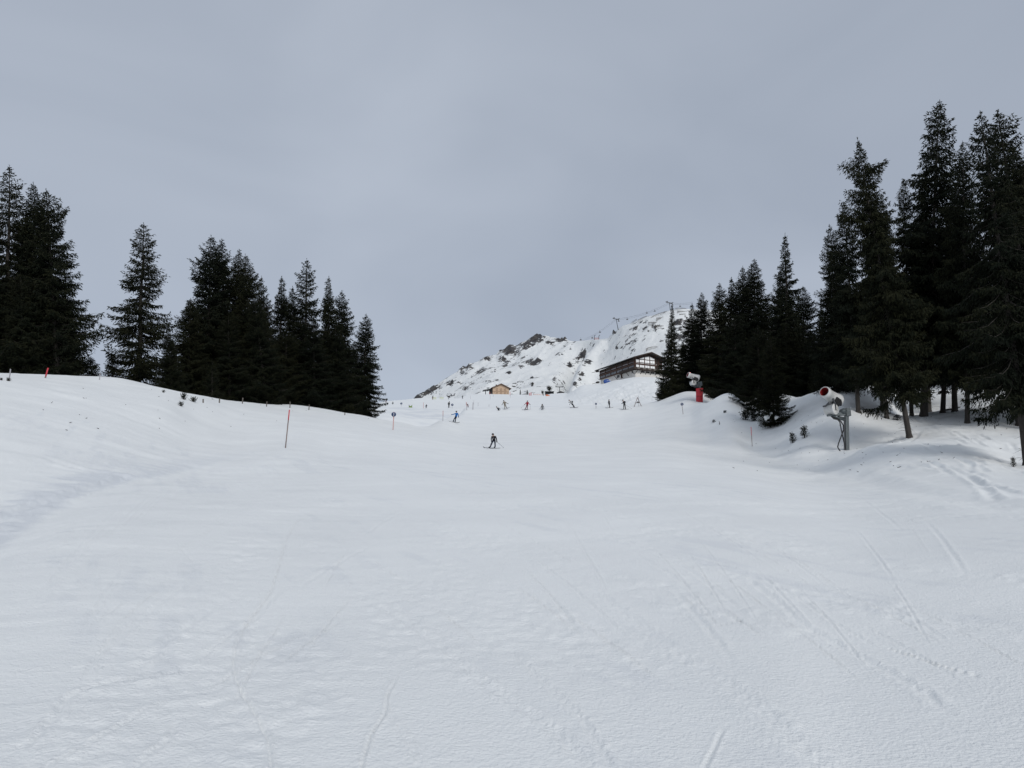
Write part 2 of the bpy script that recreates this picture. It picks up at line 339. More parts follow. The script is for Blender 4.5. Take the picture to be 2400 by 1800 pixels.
base = ZZ.copy()
def pxpath(pts): return [tuple(hit(x * 1.085, y * 1.085, 3, 80)[:2]) for x, y in pts]
def carve(pts, w, depth, rim, rough=0.0, raw=False, fade=.12, seed=5, wob=.3):
    global ZZ
    P = pts if raw else pxpath(pts)
    if w < .2 and not raw: w *= .5; depth *= .55; rim *= .5; rough *= .38
    P = np.array(P); # finer, smoothed path
    t = np.arange(len(P)); tq = np.linspace(0, len(P) - 1, max(2, (len(P) - 1) * 5 + 1))
    if len(P) > 2: P = np.stack([pchip(t, P[:, 0], tq), pchip(t, P[:, 1], tq)], 1)
    x0, y0 = P.min(0) - 5 * w; x1, y1 = P.max(0) + 5 * w
    m = (XX > x0) & (XX < x1) & (YY > y0) & (YY < y1) & (RR > 2)
    X_, Y_ = XX[m], YY[m]; d, al, sg = dist_poly(X_, Y_, P)
    q = (d * sg + wob * w * fbm(X_ / (w * 4), Y_ / (w * 4), seed, 2)) / w
    f = smooth(0, fade, al) * (1 - smooth(1 - fade, 1, al))
    g = -depth * np.exp(-q * q * 2.2) + rim * (np.exp(-(q - 1.35) ** 2 * 3) + .6 * np.exp(-(q + 1.35) ** 2 * 3)) * (1 + 1.2 * fbm(X_ / (w * 1.5), Y_ / (w * 1.5), seed + 1, 2))
    g += rough * np.exp(-q * q * .22) * np.abs(fbm(X_ / (w * .9), Y_ / (w * .9), seed + 2, 3)) * 2
    ZZ[m] += g * f
# the long carved board track (photo positions / 1.085)
carve([(735, 1083), (690, 1100), (650, 1122), (625, 1152), (612, 1190), (600, 1230), (582, 1283), (550, 1325), (525, 1362), (508, 1402), (505, 1440), (520, 1490), (550, 1540), (575, 1590), (584, 1640), (586, 1700)], .032, .024, .012, raw=False, fade=.05, wob=.12)
carve([(525, 1362), (528, 1400), (520, 1450)], .05, .010, .008, .01, fade=.3)
carve([(862, 1452), (838, 1500), (830, 1545), (800, 1590), (788, 1630), (770, 1690)], .028, .020, .010, .02)
carve([(838, 1510), (850, 1560), (880, 1600), (900, 1640), (910, 1690)], .05, .006, .006, .018)
carve([(1600, 1240), (1680, 1300), (1740, 1352), (1830, 1405), (1960, 1475), (2080, 1560)], .11, .020, .016, .022)
carve([(1640, 1245), (1720, 1290), (1800, 1345), (1900, 1400)], .06, .016, .012, .02)
carve([(1910, 1398), (1980, 1420), (2060, 1447), (2130, 1462)], .032, .045, .012)
carve([(1515, 1360), (1560, 1350), (1620, 1338)], .02, .018, .008)
carve([(1565, 1570), (1545, 1610), (1522, 1659), (1505, 1700)], .035, .018, .010, .006)
carve([(760, 1280), (860, 1335), (960, 1405), (1010, 1450), (1110, 1520), (1220, 1600), (1300, 1700)], .10, .014, .014, .022)
carve([(1090, 1400), (1170, 1470), (1260, 1560), (1340, 1690)], .07, .012, .012, .02)
carve([(1190, 1230), (1300, 1290), (1420, 1380), (1600, 1500), (1760, 1640), (1830, 1700)], .16, .010, .014, .024)
carve([(1270, 1130), (1380, 1180), (1500, 1240), (1620, 1330)], .08, .012, .010, .012)
carve([(0, 1620), (60, 1610), (120, 1545), (150, 1505), (230, 1475), (330, 1462), (470, 1430)], .07, .022, .016, .014)
carve([(0, 1448), (90, 1447), (200, 1440), (330, 1436)], .06, .016, .012, .006)
carve([(40, 1680), (130, 1640), (220, 1590), (300, 1540), (390, 1505)], .05, .014, .012, .012)
carve([(260, 1700), (310, 1640), (360, 1600), (380, 1560)], .05, .010, .012, .018)
carve([(385, 1175), (400, 1195), (420, 1215)], .04, .02, .008)
carve([(805, 1210), (840, 1235), (880, 1260)], .035, .012, .008)
carve([(350, 1390), (420, 1360), (400, 1300)], .09, .006, .008, .01)
# the trough along the foot of the left bank
carve([(-60, 1225), (0, 1183), (60, 1140), (120, 1105), (180, 1072), (250, 1052), (330, 1035), (430, 1012), (520, 990), (600, 968)], .9, .09, .0, .02, fade=.08, seed=9)
carve([(-60, 1150), (40, 1105), (120, 1080), (200, 1055), (270, 1030), (180, 1015), (60, 975)], .22, .05, .03, .03, seed=12)
# right edge of the groomed run and tracks among the trees
carve([(1545, 915), (1600, 950), (1660, 985), (1800, 1020), (1950, 1058), (2100, 1085), (2260, 1112)], .8, .05, .05, .03, fade=.1, seed=14, wob=.25)
for k, tr in enumerate([[(2050, 985), (2110, 1000), (2180, 1015), (2260, 1030)], [(2060, 975), (2130, 992), (2212, 1008)], [(1960, 925), (2010, 915), (2060, 895), (2090, 880)], [(1990, 938), (2040, 930), (2090, 922)],
                        [(1960, 1000), (2040, 1010), (2120, 1045), (2212, 1070)], [(1850, 985), (1900, 975), (1960, 955), (1990, 930)], [(2010, 960), (2080, 968), (2150, 985)], [(1700, 905), (1760, 885), (1800, 870)]]):
    carve(tr, .21, .06, .045, .02, seed=30 + k)
for k, tr in enumerate([[(2085, 1010), (2130, 1060), (2150, 1085)], [(2000, 1030), (2060, 1020), (2130, 1028)], [(1905, 1020), (1990, 1008), (2060, 1012), (2140, 1035)]]):
    carve(tr, .20, .05, .04, .02, seed=50 + k)
# ski lines on the bank under the lodge
rs = np.random.RandomState(4)
for k in range(34):
    x0 = rs.uniform(1340, 1560); y0 = rs.uniform(888, 925)
    dx = rs.uniform(-75, -20) if k % 3 else rs.uniform(20, 70)
    a = hit(x0, y0, 205, 345); b = hit(x0 + dx, min(y0 + rs.uniform(20, 50), 952), 205, 345)
    mid = (a + b) / 2 + Vector((rs.uniform(-4, 4), rs.uniform(-4, 4), 0))
    carve([tuple(a[:2]), tuple(mid[:2]), tuple(b[:2])], .32, .22, .16, .05, raw=True, seed=60 + k % 7)
rs = np.random.RandomState(8)
for k in range(26):                                # ski lines on the smooth run and the left bank
    if k % 2: x0, y0, x1, y1 = rs.uniform(80, 900), rs.uniform(905, 1010), 0, 0; x1 = x0 + rs.uniform(-260, 260); y1 = y0 + rs.uniform(5, 60)
    else: x0, y0 = rs.uniform(850, 1500), rs.uniform(960, 1060); x1 = x0 + rs.uniform(60, 330); y1 = y0 + rs.uniform(15, 90)
    carve([(x0, y0), ((x0 + x1) / 2 + rs.uniform(-20, 20), (y0 + y1) / 2), (x1, y1)], .05 + .02 * (k % 3), .016, .012, .006, seed=80 + k % 9)

rs = np.random.RandomState(18)
for k in range(64):                                # faint skid lines running down to the right and left
    x0 = rs.uniform(250, 2000); y0 = rs.uniform(985, 1330); sd_ = 1 if x0 > 900 else -1; ln = rs.uniform(30, 210); sl = rs.uniform(.7, 2.4) * sd_
    carve([(x0 + sl * ln * q, y0 + ln * (q + .25 * q * q)) for q in (0, .33, .66, 1)], (.03, .03, .05, .09)[k % 4], .016, .012, .014, seed=100 + k % 7, fade=.35)
for k in range(40):                                # skied-out snow below the big right trees
    x0 = rs.uniform(1860, 2220); y0 = rs.uniform(890, 1010); dx = rs.uniform(25, 110); dy = rs.uniform(-6, 34)
    carve([(x0, y0), (x0 + dx * .5, y0 + dy * .35 + rs.uniform(-3, 3)), (x0 + dx, y0 + dy)], .21, .07, .055, .02, seed=140 + k % 7, fade=.3)
SHADE_SCR = np.zeros_like(ZZ)  # darker snow: painted shade in trough band and bowl, scraped streaks elsewhere
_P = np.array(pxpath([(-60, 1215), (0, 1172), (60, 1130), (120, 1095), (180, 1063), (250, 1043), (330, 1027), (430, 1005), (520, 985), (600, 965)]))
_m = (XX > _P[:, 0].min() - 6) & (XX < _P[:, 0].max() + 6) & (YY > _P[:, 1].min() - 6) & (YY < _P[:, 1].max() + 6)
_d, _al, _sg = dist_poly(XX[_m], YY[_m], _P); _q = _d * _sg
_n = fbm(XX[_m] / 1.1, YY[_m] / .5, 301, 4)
SHADE_SCR[_m] = (smooth(-.35, .05, _q + .25 * _n) * (1 - smooth(.2, 1.5, _q + 1.4 * _n))) * (1 - smooth(.6, 1, _al)) * .75  # shade of the trough put into the snow colour
if (SHADE_SCR[_m] * (_q > 0)).sum() < 1: print('scrape side check')
SHADE_SCR = np.maximum(SHADE_SCR, .34 * smooth(.05, .55, streak(R(-64), .28, 3.2, 303, 5) + .4 * fbm(XX / .3, YY / .3, 309, 3)) * smooth(-.2, .35, fbm(XX / 3, YY / 3, 305, 4)) * (RR < 40))
ZZ[_m] += .035 * SHADE_SCR[_m] * np.abs(fbm(XX[_m] / .35, YY[_m] / .22, 311, 4)) * 2
SHADE_SCR = np.maximum(SHADE_SCR, .7 * bowl * smooth(-.05, .3, fbm(XX / 7, YY / 3, 307, 4)) * (RR < 190))  # shade of the bowl painted into the colour, broken up by noise
nr, na = ZZ.shape
co = np.empty((nr * na, 3)); co[:, 0] = XX.ravel(); co[:, 1] = YY.ravel(); co[:, 2] = ZZ.ravel()
def grid_mesh(name, co, nr, na, matl):
    i, j = np.meshgrid(np.arange(nr - 1), np.arange(na - 1), indexing='ij'); b = (i * na + j).ravel()
    q = np.stack([b, b + 1, b + na + 1, b + na], 1)
    q = q[:, ::-1]
    me = bpy.data.meshes.new(name); me.vertices.add(len(co)); me.vertices.foreach_set('co', co.ravel())
    me.loops.add(q.size); me.loops.foreach_set('vertex_index', q.ravel().astype(np.int32))
    me.polygons.add(len(q)); me.polygons.foreach_set('loop_start', np.arange(0, q.size, 4, dtype=np.int32))
    me.polygons.foreach_set('loop_total', np.full(len(q), 4, np.int32)); me.update(calc_edges=True)
    me.polygons.foreach_set('use_smooth', np.ones(len(q), bool)); me.materials.append(matl); me.update(); return me

def snow_material(name, rock=False):
    m = bpy.data.materials.new(name); m.use_nodes = True; t = m.node_tree; b = t.nodes['Principled BSDF']; lk = t.links.new
    b.inputs['Roughness'].default_value = .55; b.inputs['Specular IOR Level'].default_value = .25
    co_ = N(t, 'ShaderNodeTexCoord')
    def noise(s, d, sc=None, ro=.55):
        n = N(t, 'ShaderNodeTexNoise'); n.inputs['Scale'].default_value = s; n.inputs['Detail'].default_value = d; n.inputs['Roughness'].default_value = ro
        if sc: mpp = N(t, 'ShaderNodeMapping'); mpp.inputs['Scale'].default_value = sc; lk(co_.outputs['Object'], mpp.inputs[0]); lk(mpp.outputs[0], n.inputs['Vector'])
        else: lk(co_.outputs['Object'], n.inputs['Vector'])
        return n
    tone = noise(.35, 5); rp = N(t, 'ShaderNodeValToRGB'); e = rp.color_ramp.elements
    e[0].position = .3; e[0].color = (.80, .814, .808, 1); e[1].position = .7; e[1].color = (.862, .875, .864, 1)
    lk(tone.outputs['Fac'], rp.inputs['Fac'])
    if not rock:
        fine = noise(38, 5); gr = noise(11, 5, (1, 1.3, 1)); ad = N(t, 'ShaderNodeMath', operation='MULTIPLY_ADD')
        ad.inputs[1].default_value = .7; lk(gr.outputs['Fac'], ad.inputs[0]); lk(fine.outputs['Fac'], ad.inputs[2])
        bp = N(t, 'ShaderNodeBump'); bp.inputs['Strength'].default_value = 1.0; bp.inputs['Distance'].default_value = .013
        lk(ad.outputs[0], bp.inputs['Height']); lk(bp.outputs[0], b.inputs['Normal'])
        sa_ = N(t, 'ShaderNodeAttribute'); sa_.attribute_name = 'shade_scrape'; mz = N(t, 'ShaderNodeMixRGB'); mz.inputs[2].default_value = (.66, .685, .715, 1); lk(sa_.outputs['Fac'], mz.inputs[0]); lk(rp.outputs[0], mz.inputs[1]); lk(mz.outputs[0], b.inputs['Base Color'])  # greyer colour for painted shade and for scraped snow
    else:
        at_ = N(t, 'ShaderNodeAttribute'); at_.attribute_name = 'rock'
        n1 = noise(.10, 8, None, .62); n2 = noise(.035, 5, (1, 1, .6), .7)
        s = N(t, 'ShaderNodeMath', operation='MULTIPLY_ADD'); s.inputs[1].default_value = 1.6; lk(n1.outputs['Fac'], s.inputs[0]); lk(n2.outputs['Fac'], s.inputs[2])
        n1.inputs['Roughness'].default_value = .74; n2.inputs['Detail'].default_value = 5
        s2 = N(t, 'ShaderNodeMath', operation='ADD'); lk(s.outputs[0], s2.inputs[0]); lk(at_.outputs['Fac'], s2.inputs[1])
        cr_ = N(t, 'ShaderNodeValToRGB'); cr_.color_ramp.elements[0].position = .0; cr_.color_ramp.elements[1].position = 1
        mr = N(t, 'ShaderNodeMapRange'); mr.inputs['From Min'].default_value = 1.515; mr.inputs['From Max'].default_value = 1.56; lk(s2.outputs[0], mr.inputs['Value'])
        rc = N(t, 'ShaderNodeValToRGB'); r0 = rc.color_ramp.elements; r0[0].color = (.028, .028, .032, 1); r0[0].position = .38; r0[1].color = (.10, .09, .08, 1); r0[1].position = .68
        n3 = noise(.12, 5); lk(n3.outputs['Fac'], rc.inputs['Fac'])
        mxx = N(t, 'ShaderNodeMixRGB'); lk(mr.outputs[0], mxx.inputs[0]); lk(rp.outputs[0], mxx.inputs[1]); lk(rc.outputs[0], mxx.inputs[2]); lk(mxx.outputs[0], b.inputs['Base Color'])
        bp = N(t, 'ShaderNodeBump'); bp.inputs['Strength'].default_value = .8; bp.inputs['Distance'].default_value = 2.5
        lk(s.outputs[0], bp.inputs['Height']); lk(bp.outputs[0], b.inputs['Normal'])
    return m
M_SNOW = snow_material('packed_snow'); M_ROCKSNOW = snow_material('snow_over_rock', True)
_me = grid_mesh('snow_slope', co, nr, na, M_SNOW); _at = _me.attributes.new('shade_scrape', 'FLOAT', 'POINT'); _at.data.foreach_set('value', SHADE_SCR.ravel().astype(np.float32))
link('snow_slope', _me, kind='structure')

# ------------------------------------------------------------ mountain behind
SIL = [(900, 985, 1450), (940, 955, 1450), (963, 939, 1450), (985, 921, 1450), (1012, 909, 1450), (1030, 898, 1450), (1052, 882, 1450), (1076, 869, 1450), (1099, 854, 1450), (1121, 847, 1450), (1132, 838, 1450), (1146, 834, 1450), (1162, 831, 1450),
       (1175, 819, 1450), (1193, 810, 1450), (1208, 811, 1450), (1222, 802, 1450), (1251, 789, 1450), (1284, 789, 1430), (1302, 791, 1400), (1329, 797, 1360), (1345, 800, 1330), (1381, 797, 1270), (1410, 795, 1220), (1425, 793, 1190), (1441, 778, 1150),
       (1459, 764, 1130), (1481, 757, 1120), (1500, 748.5, 1110), (1517, 742, 1100), (1544, 736, 1090), (1568, 728, 1080), (1589, 724, 1075), (1620, 724, 1070), (1680, 728, 1070), (1760, 745, 1070), (1850, 790, 1070), (1950, 850, 1070), (2100, 900, 1070)]
sa = []; st_ = []; sr = []
for px, py, r_ in SIL:
    a, te = az_te(px, py); sa.append(a); st_.append(te); sr.append(r_)
maz = np.linspace(az_te(915, 900)[0], az_te(1990, 900)[0], 620)
te_c = np.interp(maz, sa, st_); rc_ = pchip(np.array(sa), np.array(sr, float), maz)
_k = np.exp(-np.linspace(-2.5, 2.5, 121) ** 2); _k /= _k.sum(); te_s = np.convolve(np.pad(te_c, 60, mode='edge'), _k, mode='valid'); rc_ = np.convolve(np.pad(rc_, 60, mode='edge'), _k, mode='valid')
mt = np.concatenate([np.linspace(0, 1, 300), np.linspace(1, 1.25, 24)[1:]])
MR = np.empty((len(mt), len(maz))); MZ = np.empty_like(MR)
r0 = 560.0; z0 = 20.0
for i, t in enumerate(mt):
    r_ = r0 + (rc_ - r0) * t
    zc = EYE + rc_ * te_c
    if t <= 1: z = z0 + (zc - z0) * (0.62 * t + 0.38 * t ** 2.0)
    else: z = zc - (t - 1) * 4.0 * zc * .35
    if t <= 1:
        zs_ = EYE + rc_ * te_s; z = z0 + (zs_ - z0) * (0.62 * t + 0.38 * t ** 2.0) + (zc - zs_) * smooth(.80, 1.0, np.array(t))
    MR[i] = r_; MZ[i] = z
MA = np.tile(maz, (len(mt), 1)); MX = MR * np.sin(MA); MY = MR * np.cos(MA); T_ = np.tile(mt[:, None], (1, len(maz)))
# gully between the far rocky hill and the nearer slope
W = smooth(.15, .5, T_) * (1 - smooth(.93, 1.0, T_))
ga = np.interp(T_, [0, .35, .6, .85, 1], [az_te(1262, 900)[0], az_te(1285, 900)[0], az_te(1318, 900)[0], az_te(1352, 900)[0], az_te(1390, 900)[0]])
dga = (MA - ga) / R(1.0)
MZ += W * (-26 * np.exp(-(dga / .55) ** 2) + 20 * np.exp(-((dga - 1.1) / .6) ** 2))
big = fbm(MX / 170, MY / 170, 200, 4); MZ += 26 * big * W
rdg = 1 - np.abs(fbm(MX / 80 + 3, MY / 110, 210, 4)) * 2.4
# rock mask by clusters: (x, y, rx, ry, strength) as met along the line of sight
BL = [(1255, 795, 26, 9, 1), (1193, 822, 20, 12, 1), (1141, 843, 15, 7, .95), (1177, 842, 13, 7, .8), (1095, 862, 13, 8, .9), (1082, 872, 8, 7, .9), (1247, 849, 26, 8, .95), (1222, 858, 12, 5, .8), (1193, 868, 8, 4, .9), (1235, 811, 18, 8, .9), (1052, 899, 16, 9, .85), (1077, 897, 17, 6, .8),
      (1000, 922, 30, 9, .85), (1016, 914, 12, 7, .9), (1030, 911, 9, 6, .8), (975, 935, 16, 7, .9), (1289, 806, 14, 6, .7), (1316, 798, 15, 5, .9), (1157, 871, 9, 3, .7), (1095, 912, 22, 5, .6), (1127, 869, 12, 7, .5), (1148, 897, 18, 5, .5), (1165, 892, 12, 4, .6), (1060, 925, 14, 6, .4), (1369, 835, 15, 14, .75), (1352, 842, 14, 9, .6), (1378, 851, 13, 8, .8),
      (1336, 853, 12, 8, .75), (1361, 876, 10, 8, .8), (1349, 901, 8, 7, .6), (1359, 888, 6, 8, .8), (1372, 903, 8, 4, .7), (1436, 783, 10, 5, 1.1), (1428, 790, 5, 3, 1), (1490, 780, 14, 7, .6), (1540, 779, 26, 12, .75), (1525, 783, 16, 6, .7), (1481, 807, 13, 4, .5), (1452, 819, 11, 3.5, .8), (1476, 813, 16, 4, .5), (1513, 765, 12, 5, .6), (1600, 768, 22, 10, .8), (1500, 800, 40, 12, .25), (1395, 812, 20, 6, .3),
      (1389, 808, 10, 5, .5), (1590, 790, 40, 20, .4), (1319, 880, 14, 22, .28), (1300, 893, 6, 10, .4), (1248, 904, 6, 3, .8), (1246, 888, 5, 3, .9), (1420, 880, 10, 14, .2), (1550, 830, 30, 16, .2), (1120, 905, 60, 16, .12)]
TE = (MZ - EYE) / MR
V_ = np.tan(np.arctan(TE) - PITCH)   # approx row on the picture plane
PYm = 900 - F * V_ * 1.0
PXm = 1200 + F * np.tan(MA) * (math.cos(PITCH) - V_ * math.sin(PITCH))
mask = np.zeros_like(MR)
for x, y, rx, ry, s in BL: mask = np.maximum(mask, s * np.exp(-(((PXm - x) / rx) ** 2 + ((PYm - y) / ry) ** 2) * 1.1))
mask = mask * (T_ < 1.02) + .30 * np.exp(-((T_ - 1) / .02) ** 2) * smooth(1335, 1300, PXm)
gen = fbm(MX / 60, MY / 60, 230, 3)
attr = 0.008 + .46 * mask + .22 * gen + .02 * smooth(az_te(1330, 900)[0], az_te(1480, 900)[0], MA)
rockiness = smooth(.25, .8, mask)
MZ += W * 5 * (rdg - .5) + 7.5 * rockiness * (np.abs(fbm(MX / 26, MY / 26, 240, 4)) * 2.2 - .35) + .9 * fbm(MX / 12, MY / 12, 250, 3) * W
co = np.stack([MX.ravel(), MY.ravel(), MZ.ravel()], 1)
me = grid_mesh('mountain', co, *MR.shape, M_ROCKSNOW)
att = me.attributes.new('rock', 'FLOAT', 'POINT'); att.data.foreach_set('value', attr.ravel().astype(np.float32))
link('mountain', me, kind='structure')
def mount(px, py):
    """a point of the mountain along a line of sight"""
    a, te = az_te(px, py); j = int(np.clip(np.searchsorted(maz, a), 1, len(maz) - 1))
    g = MZ[:300, j] - (EYE + MR[:300, j] * te); k = np.where(g >= 0)[0]
    i = k[0] if len(k) else int(np.argmax(g / MR[:300, j]))
    return Vector((MR[i, j] * math.sin(a), MR[i, j] * math.cos(a), MZ[i, j]))
# ------------------------------------------------------------ spruces
M_NEEDLE = bpy.data.materials.new('spruce_needles'); M_NEEDLE.use_nodes = True
_t = M_NEEDLE.node_tree; _b = _t.nodes['Principled BSDF']; _b.inputs['Roughness'].default_value = .75; _b.inputs['Specular IOR Level'].default_value = .05
_a = N(_t, 'ShaderNodeAttribute'); _a.attribute_name = 'tint'; _oi = N(_t, 'ShaderNodeObjectInfo')
_m = N(_t, 'ShaderNodeMath', operation='MULTIPLY_ADD'); _m.inputs[1].default_value = .35; _t.links.new(_oi.outputs['Random'], _m.inputs[0]); _t.links.new(_a.outputs['Fac'], _m.inputs[2])
_r = N(_t, 'ShaderNodeValToRGB'); _e = _r.color_ramp.elements
_e[0].position = 0.0; _e[0].color = (.0045, .0065, .005, 1); _e[1].position = 1.2 if False else 1.0; _e[1].color = (.021, .022, .011, 1)
_x = _r.color_ramp.elements.new(.5); _x.color = (.0095, .0125, .008, 1)
_t.links.new(_m.outputs[0], _r.inputs['Fac']); _t.links.new(_r.outputs[0], _b.inputs['Base Color'])
M_BARK = mat('spruce_bark', (.036, .031, .027), .9, var=.4, scale=9, bump=.6, stretch=(1, 1, .25))
M_TWIG = mat('dead_twigs', (.04, .035, .03), .9, var=.3, scale=5)

def spruce(seed, H, Rw, levels=1.0, clear=.04, sparse=0.0, power=.85, droop=1.0, limbs=(), leafk=1.0, upto=None, rag=.3):
    """a spruce of height H and crown radius Rw: returns (trunk mesh, crown mesh)"""
    rs = np.random.RandomState(seed); mb = MB()
    n = 9; wob = rs.uniform(-.07, .07, (n + 1, 2)); wob[0] = 0; wob[-1] = 0
    r0 = .0135 * H + .03
    def axis(z):
        t = np.clip(z / H, 0, 1) * n; i = min(int(t), n - 1); w = wob[i] * (1 - (t - i)) + wob[i + 1] * (t - i); return np.array([w[0], w[1], z])
    pts = [tuple(axis(H * i / n)) for i in range(n + 1)]; pts[0] = (0, 0, -1.2)
    mb.tube([(0, 0, -1.2), (0, 0, .0), (0, 0, .35)] + pts[1:], [r0 * 1.7, r0 * 1.45, r0 * 1.08] + [r0 * (1 - i / n) ** .9 + .008 for i in range(1, n + 1)], 8, 0)
    P = []; D = []; LL = []; WW = []; TT = []
    lob = rs.uniform(0, 6.28, 6)
    def lump(phi, z): return 1 + rag * (.55 * math.sin(phi * 2 + lob[0] + z * .6) + .45 * math.sin(phi * 3 + lob[1] - z * .9) + .4 * math.sin(z * 1.7 + lob[2]))
    specs = []
    z = clear * H
    while z < H - .25:
        t = (H - z) / (H * (1 - clear)); L0 = Rw * (t ** power) * min(1, (t / .10) ** .5) * (1 if t < .9 else .9)
        k = rs.randint(3, 6) if z < H * .85 else rs.randint(3, 5)
        ph0 = rs.uniform(0, 6.28)
        for b in range(k):
            if rs.rand() < sparse: continue
            ph = ph0 + 6.283 * b / k + rs.uniform(-.35, .35)
            specs.append((z + rs.uniform(-.16, .16), ph, max(.08, L0 * (rs.uniform(.55, 1.0) if rs.rand() < .8 else rs.uniform(.95, 1.22)) * lump(ph, z)), t))
        z += (.155 + .125 * t) / levels
    n_reg = len(specs)
    for (z, ph, Lb) in limbs: specs.append((z * H, ph, Lb, (H - z * H) / H))
    for i_s, (z, ph, Lb, t) in enumerate(specs):
        dirv = np.array([math.cos(ph), math.sin(ph), 0.0]); side = np.array([-dirv[1], dirv[0], 0.0])
        s0 = (.75 - 1.35 * min(1, t * 1.9) * droop) + rs.uniform(-.12, .12); s1 = (.15 + .42 * t) * (1 if droop < 1.3 else .6)
        if i_s >= n_reg: s0, s1 = rs.uniform(-.30, .02), rs.uniform(.15, .30); Lb *= .9
        o = axis(z)
        def pos(s): return o + dirv * Lb * s * (1 - .06 * s) + np.array([0, 0, Lb * (s0 * s + s1 * s * s)])
        if Lb > .7:
            ps = [pos(s) for s in (0, .35, .7, .98)]; rb = .010 + .010 * Lb
            mb.tube(ps, [rb, rb * .75, rb * .45, .004], 3, 1, cap=False)
        stn = max(3, int(Lb / .115)); lk = min(1.0, .45 + t * 7)
        btint = rs.uniform(-.16, .16)
        for q in range(stn):
            s = .10 + .90 * (q + rs.rand()) / stn if Lb > .8 else (q + .6) / stn
            p = pos(s); tan = dirv + np.array([0, 0, s0 + 2 * s1 * s]); tan /= np.linalg.norm(tan)
            for sg in (-1, 1):
                ll = (.42 * Lb * (1 - s) ** .7 + .20) * rs.uniform(.6, 1.15); ll = min(ll, 1.15)
                ang = rs.uniform(.62, 1.05); bd = tan * math.cos(ang) + side * sg * math.sin(ang) + np.array([0, 0, rs.uniform(-.72, -.02) * droop]); bd /= np.linalg.norm(bd)
                m_ = max(1, int(ll / .115))
                for w in range(m_):
                    u = (w + .3 * rs.rand()) / m_ * ll; pp = p + bd * u + np.array([0, 0, -.12 * u * u])
                    fx = rs.uniform(-1, 1, 3) * .58; d = bd * .85 + fx + np.array([0, 0, -.42 * droop * min(1, t * 4)]); d /= np.linalg.norm(d)
                    P.append(pp); D.append(d); LL.append(rs.uniform(.15, .31) * lk); WW.append(rs.uniform(.045, .080)); TT.append(.40 + btint + .25 * s + rs.uniform(-.18, .18) - .1 * (d[2] < -.4))
            # hanging sprays under the bough
            if t > .12 and rs.rand() < .75:
                d = np.array([rs.uniform(-.35, .35), rs.uniform(-.35, .35), -1]) + tan * .25; d /= np.linalg.norm(d)
                P.append(p); D.append(d); LL.append(rs.uniform(.22, .55) * (.6 + .5 * t)); WW.append(rs.uniform(.05, .09)); TT.append(.25 + btint + rs.uniform(-.15, .15))
        p = pos(1.0)
        for _ in range(3):
            d = dirv + np.array([0, 0, .25]) + rs.uniform(-.45, .45, 3); d /= np.linalg.norm(d); P.append(p - d * .1); D.append(d); LL.append(rs.uniform(.18, .32) * lk); WW.append(.05); TT.append(.6 + btint)
    for _ in range(26):   # leader
        zz = H - rs.rand() ** 1.3 * 1.1; d = np.array([rs.uniform(-.5, .5), rs.uniform(-.5, .5), 1.0]); d /= np.linalg.norm(d); P.append(axis(zz)); D.append(d); LL.append(rs.uniform(.12, .22)); WW.append(.035); TT.append(.5)
    for _ in range(int(H * 1.6)):  # bare dead twigs low on the trunk
        z = rs.uniform(.02, .4) * H; ph = rs.uniform(0, 6.28); Lt = rs.uniform(.5, 1.6) * min(1, H / 12); o = axis(z); e = o + np.array([math.cos(ph) * Lt, math.sin(ph) * Lt, rs.uniform(-.45, .1) * Lt])
        mb.tube([o, (o + e) / 2 + np.array([0, 0, .06]), e], [.014, .009, .003], 3, 1, cap=False)
    P = np.array(P); D = np.array(D); LL = np.array(LL)[:, None] * leafk; WW = np.array(WW)[:, None] * leafk; TT = np.array(TT)
    rv = rs.normal(size=P.shape); rv[:, 2] *= 1.0; S = np.cross(D, rv); S /= np.linalg.norm(S, axis=1)[:, None]
    v = np.stack([P, P + D * LL * .45 + S * WW * .62, P + D * LL, P + D * LL * .45 - S * WW * .62], 1).reshape(-1, 3)
    nf = len(P); me = bpy.data.meshes.new('crown'); me.vertices.add(nf * 4); me.vertices.foreach_set('co', v.ravel())
    me.loops.add(nf * 4); me.loops.foreach_set('vertex_index', np.arange(nf * 4, dtype=np.int32)); me.polygons.add(nf)
    me.polygons.foreach_set('loop_start', np.arange(0, nf * 4, 4, dtype=np.int32)); me.polygons.foreach_set('loop_total', np.full(nf, 4, np.int32)); me.update(calc_edges=True)
    a = me.attributes.new('tint', 'FLOAT', 'POINT'); a.data.foreach_set('value', np.repeat(TT, 4).astype(np.float32)); me.materials.append(M_NEEDLE)
    return mb.mesh('trunk', [M_BARK, M_TWIG]), me, H, Rw, nf
PROTO = {
 'wide':   spruce(1, 17, 4.1, .92, .03, .04, .66, 1.0, rag=.22),
 'wide2':  spruce(2, 18, 4.0, .95, .03, .02, .70, .9),
 'slim':   spruce(3, 19, 3.5, 1.0, .04, .0, .66, 1.1),
 'slim2':  spruce(4, 17, 3.2, 1.0, .03, .0, .76, 1.0, rag=.4),
 'open':   spruce(5, 17, 3.4, .66, .04, .10, .66, .85, rag=.30),
 'high':   spruce(6, 22, 4.2, .85, .20, .02, .74, 1.2, rag=.38),
 'limby':  spruce(7, 22, 4.0, 1.0, .17, .0, .80, 1.15, limbs=[(.915, 3.25, 2.3), (.905, 3.0, 2.5), (.89, 3.3, 2.2), (.905, -.05, 2.8), (.895, .2, 2.6), (.885, -.25, 2.5), (.80, 3.2, 2.5), (.79, 3.0, 2.2), (.735, 3.25, 3.5), (.73, 3.05, 3.6), (.72, 3.15, 3.4), (.74, .1, 2.9), (.70, -.2, 3.1)], rag=.30),
 'small':  spruce(8, 6, 1.7, 1.25, .02, .0, .85, .8, leafk=.85),
 'spire':  spruce(9, 18, 3.9, .95, .03, .0, 1.2, 1.0, rag=.25),
}
